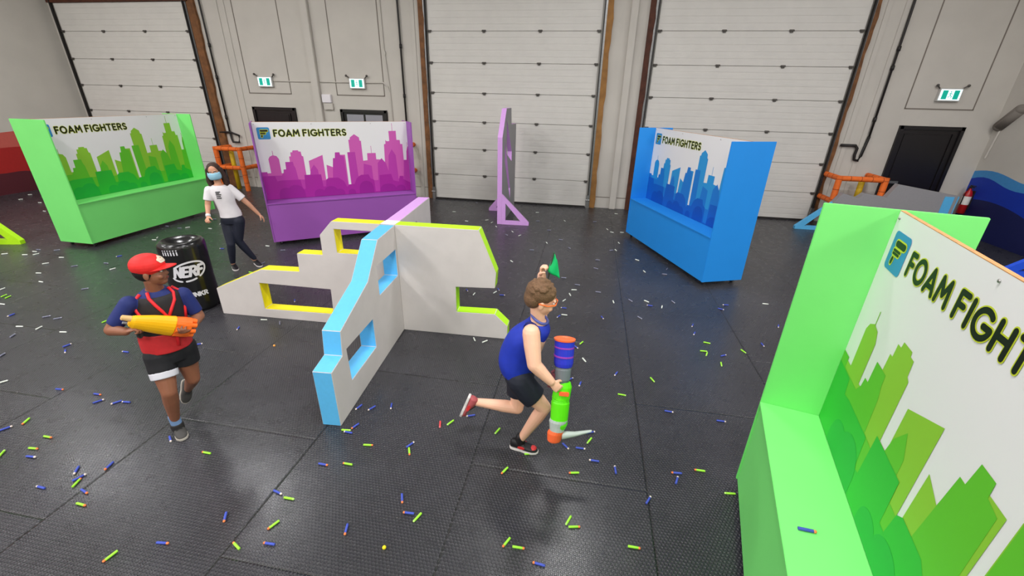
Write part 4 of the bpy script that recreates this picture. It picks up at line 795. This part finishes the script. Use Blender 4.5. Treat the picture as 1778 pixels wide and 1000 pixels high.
DARTS = "W -14.22 8.79 35;W -13.82 8.32 57;W -13.02 8.17 15;W -12.02 7.56 0;W -9.52 5.21 40;W -9.16 5.25 17;W -9.02 5.31 71;W -8.46 5.28 13;W -8.40 5.01 49;W -8.05 4.67 10;W -7.65 4.42 -4;D -9.24 5.50 5;D -8.92 5.55 47;W -9.19 5.41 5;W -7.87 4.11 99;G -7.59 3.95 104;G -7.49 3.93 103;D -6.81 4.36 42;D -7.86 5.02 55;W -7.18 5.05 72;D -7.52 5.23 5;B -7.64 5.54 -123;W -7.31 3.75 2;B -6.85 3.54 -85;D -6.40 3.60 46;D -6.22 3.59 45;W -6.42 3.34 10;W -6.17 3.36 102;D -6.25 3.16 115;W -5.80 3.34 9;B -5.45 3.12 76;B -5.34 3.02 -38;B -4.72 3.14 -178;G -5.60 3.65 85;D -5.89 2.83 109;W -5.33 2.47 56;b -4.69 2.49 5;b -4.28 2.50 0;B -4.17 2.42 55;B -3.92 2.46 -174;B -4.00 2.44 -126;W -7.88 6.40 8;W -7.95 6.53 126;W -7.49 7.27 1;W -7.56 7.61 118;W -7.98 7.23 57;D -8.45 7.21 -3;D -8.09 7.15 14;D -7.97 7.90 47;W -6.05 5.06 40;W -6.38 6.52 54;B -6.32 6.26 -173;W -5.65 6.57 -4;D -5.24 6.43 23;D -5.14 5.80 89;G -5.04 5.40 -2;W -3.79 4.08 8;B -3.94 3.83 -68;D -3.55 4.05 126;B -4.10 3.43 33;G -3.80 3.10 -32;B -3.76 4.64 -55;B -1.85 2.81 -108;B -1.73 2.82 -120;B -1.57 2.88 -72;b -1.76 2.58 -113;G -1.81 2.52 7;B -1.78 2.50 177;R -1.06 2.74 -74;G -0.98 2.78 -119;B -0.83 2.90 -155;G -0.56 2.76 -111;W -1.13 4.17 -62;W -1.00 4.15 51;W -3.12 9.85 2;D -2.83 10.93 -50;W -2.60 9.11 -11;W -2.18 9.31 35;W -2.02 9.15 69;W -1.86 8.84 -59;W -1.45 8.55 -57;W -1.26 8.32 62;D -1.53 8.30 -42;D -1.03 9.52 14;W -0.43 9.69 -63;W -1.14 10.30 15;D -0.71 8.85 14;D -0.42 8.24 -2;W -0.67 7.97 -67;D -0.90 7.48 5;W -1.16 6.81 -49;D -0.22 7.76 -57;D -0.23 6.27 1;B -1.58 5.48 -59;W -1.45 5.38 -95;W -1.17 5.50 66;B -1.14 5.61 -63;B -1.05 5.43 8;W 0.77 10.67 -13;D 0.25 9.79 14;W 0.52 9.22 -68;W 0.61 9.02 -30;W 0.82 9.06 2;W 0.72 8.30 -73;D 0.56 7.81 -148;W 0.64 7.84 -68;D 0.30 7.22 -5;D 0.27 6.80 -24;W 0.99 7.38 -36;W 1.06 6.84 -70;D 1.37 6.79 -4;D 1.45 7.05 66;D -0.01 6.04 -5;W -0.05 5.84 10;W -0.10 5.66 -71;W -0.17 5.45 63;B -0.16 5.21 177;D 0.30 5.84 -5;W 0.51 5.55 -83;D 0.75 5.65 -54;W 0.97 5.67 -41;B 1.00 5.54 170;W 1.16 5.53 -103;D 1.34 5.73 -65;W -0.14 5.01 -3;B -0.21 4.95 -116;B 0.35 5.04 -69;D 0.83 5.14 -51;G 0.10 4.35 -117;B 0.04 4.25 -48;B -0.05 4.16 -2;W -0.05 3.96 -33;W 0.14 4.00 -61;B 0.47 3.81 -114;B 0.01 3.62 47;B 0.11 3.56 -102;G 0.83 3.78 -66;G 0.51 3.47 -6;B 2.05 5.79 -174;B 1.95 5.64 -24;W 2.62 5.95 -2;B 2.55 5.28 -112;B 2.19 4.75 -85;B 1.47 5.07 -112;B 1.45 4.86 -112;G 1.55 4.66 -13;G 1.47 4.46 1;G 1.49 4.40 -111;B 1.67 4.41 31;G 1.60 4.22 -98;G 1.92 4.55 -64;B 0.92 3.31 -5;B 1.36 3.27 -2;B 0.22 2.90 24;G 0.21 2.80 -117;B 0.14 2.70 0;B 0.25 2.59 179;B 0.41 2.53 95;b 0.87 2.59 -176;B 0.86 2.52 70;g 1.05 2.65 -180;G 1.22 2.47 -174;B -4.55 1.99 58;g -4.49 2.09 -68;g -4.11 1.98 -1;g -4.08 1.86 5;B -4.00 1.79 4;G -4.25 1.77 121;B -3.53 1.75 -57;B -3.44 1.70 68;g -3.41 1.66 107;b -3.28 1.61 -14;g -3.19 1.52 -3;b -3.34 1.83 -80;B -3.61 1.58 177;g -2.74 2.08 179;b -2.17 1.62 -59;b -2.41 1.39 7;g -2.64 1.26 -103;g -1.95 1.46 156;B -3.14 2.15 -38;b -1.79 2.15 -2;g -1.61 2.19 179;B -1.96 1.86 -13;G -1.85 1.83 0;g -1.82 1.63 -115;b -1.76 1.51 -178;b -1.34 1.69 -74;B -1.22 2.47 60;g -1.20 2.40 -64;b -1.08 1.98 -65;b -0.99 1.88 -177;G -0.92 1.86 -112;g -1.55 2.40 8;B 0.02 2.70 -46;G -0.26 2.56 14;g -0.42 2.36 -118;g 0.10 2.44 -168;B 0.63 2.30 61;G 0.08 2.03 -113;g 0.12 1.99 12;g -0.30 1.80 -117;g -0.22 1.78 1;b -0.08 1.70 174;g 0.50 1.92 0"
dl = []
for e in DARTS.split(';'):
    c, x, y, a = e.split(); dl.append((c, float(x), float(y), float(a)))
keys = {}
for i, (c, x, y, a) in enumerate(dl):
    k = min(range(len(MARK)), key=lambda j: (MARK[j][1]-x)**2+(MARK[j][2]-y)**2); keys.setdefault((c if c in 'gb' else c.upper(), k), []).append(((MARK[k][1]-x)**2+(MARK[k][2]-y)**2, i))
lab = {}
for (c, k), L_ in keys.items():
    cn = ('orange tipped ' if c in 'gb' else '')+CNAME[c.upper()]+' foam dart'
    for n_, (d2, i) in enumerate(sorted(L_)):
        if len(L_) == 1: lab[i] = 'only '+cn+' near '+MARK[k][0]
        else: lab[i] = cn+' '+ORD[min(n_, 11)]+' to '+MARK[k][0]
def dart(i, c, x, y, a, z=.0082, label=None):
    if c not in protos:
        mbb, tp, bm_, tm_ = dart_parts(c); o = mbb.build('foam_dart', bm_, None, smooth=True); tpo = tp.build('tip', tm_, None, smooth=True); tpo.parent = o; protos[c] = (o, tpo)
        if c in 'gbB': tpo['label'] = 'pale rubber tip' if c == 'B' else 'orange rubber tip'
    else:
        o = protos[c][0].copy(); COL.objects.link(o); tpo = protos[c][1].copy(); COL.objects.link(tpo); tpo.parent = o
    o.location = (x, y, z); o.rotation_euler = (0, 0, R(a)); tag(o, label, 'foam dart', 'spent foam darts scattered over the black mats'); return o
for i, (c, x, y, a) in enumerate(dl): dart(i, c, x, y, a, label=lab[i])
dart(-1, 'b', 1.154, 1.584, -4, z=.776+.0085, label='blue foam dart with orange tip lying on the green shelf of the near bunker')
for x, y, m_, nm in ((-1.043, 1.619, mat('yellow_foam', (236, 216, 30), .6), 'small yellow foam ball on the mat near the bottom middle'), (-3.265, 3.569, mat('orange_foam', (232, 160, 70), .6), 'small orange foam ball on the mat before the yellow barricade arm')):
    mb = MB(); mb.ell((x, y, .0125), .0125, n=18); tag(mb.build('foam_ball', m_, smooth=True), nm, 'foam ball')
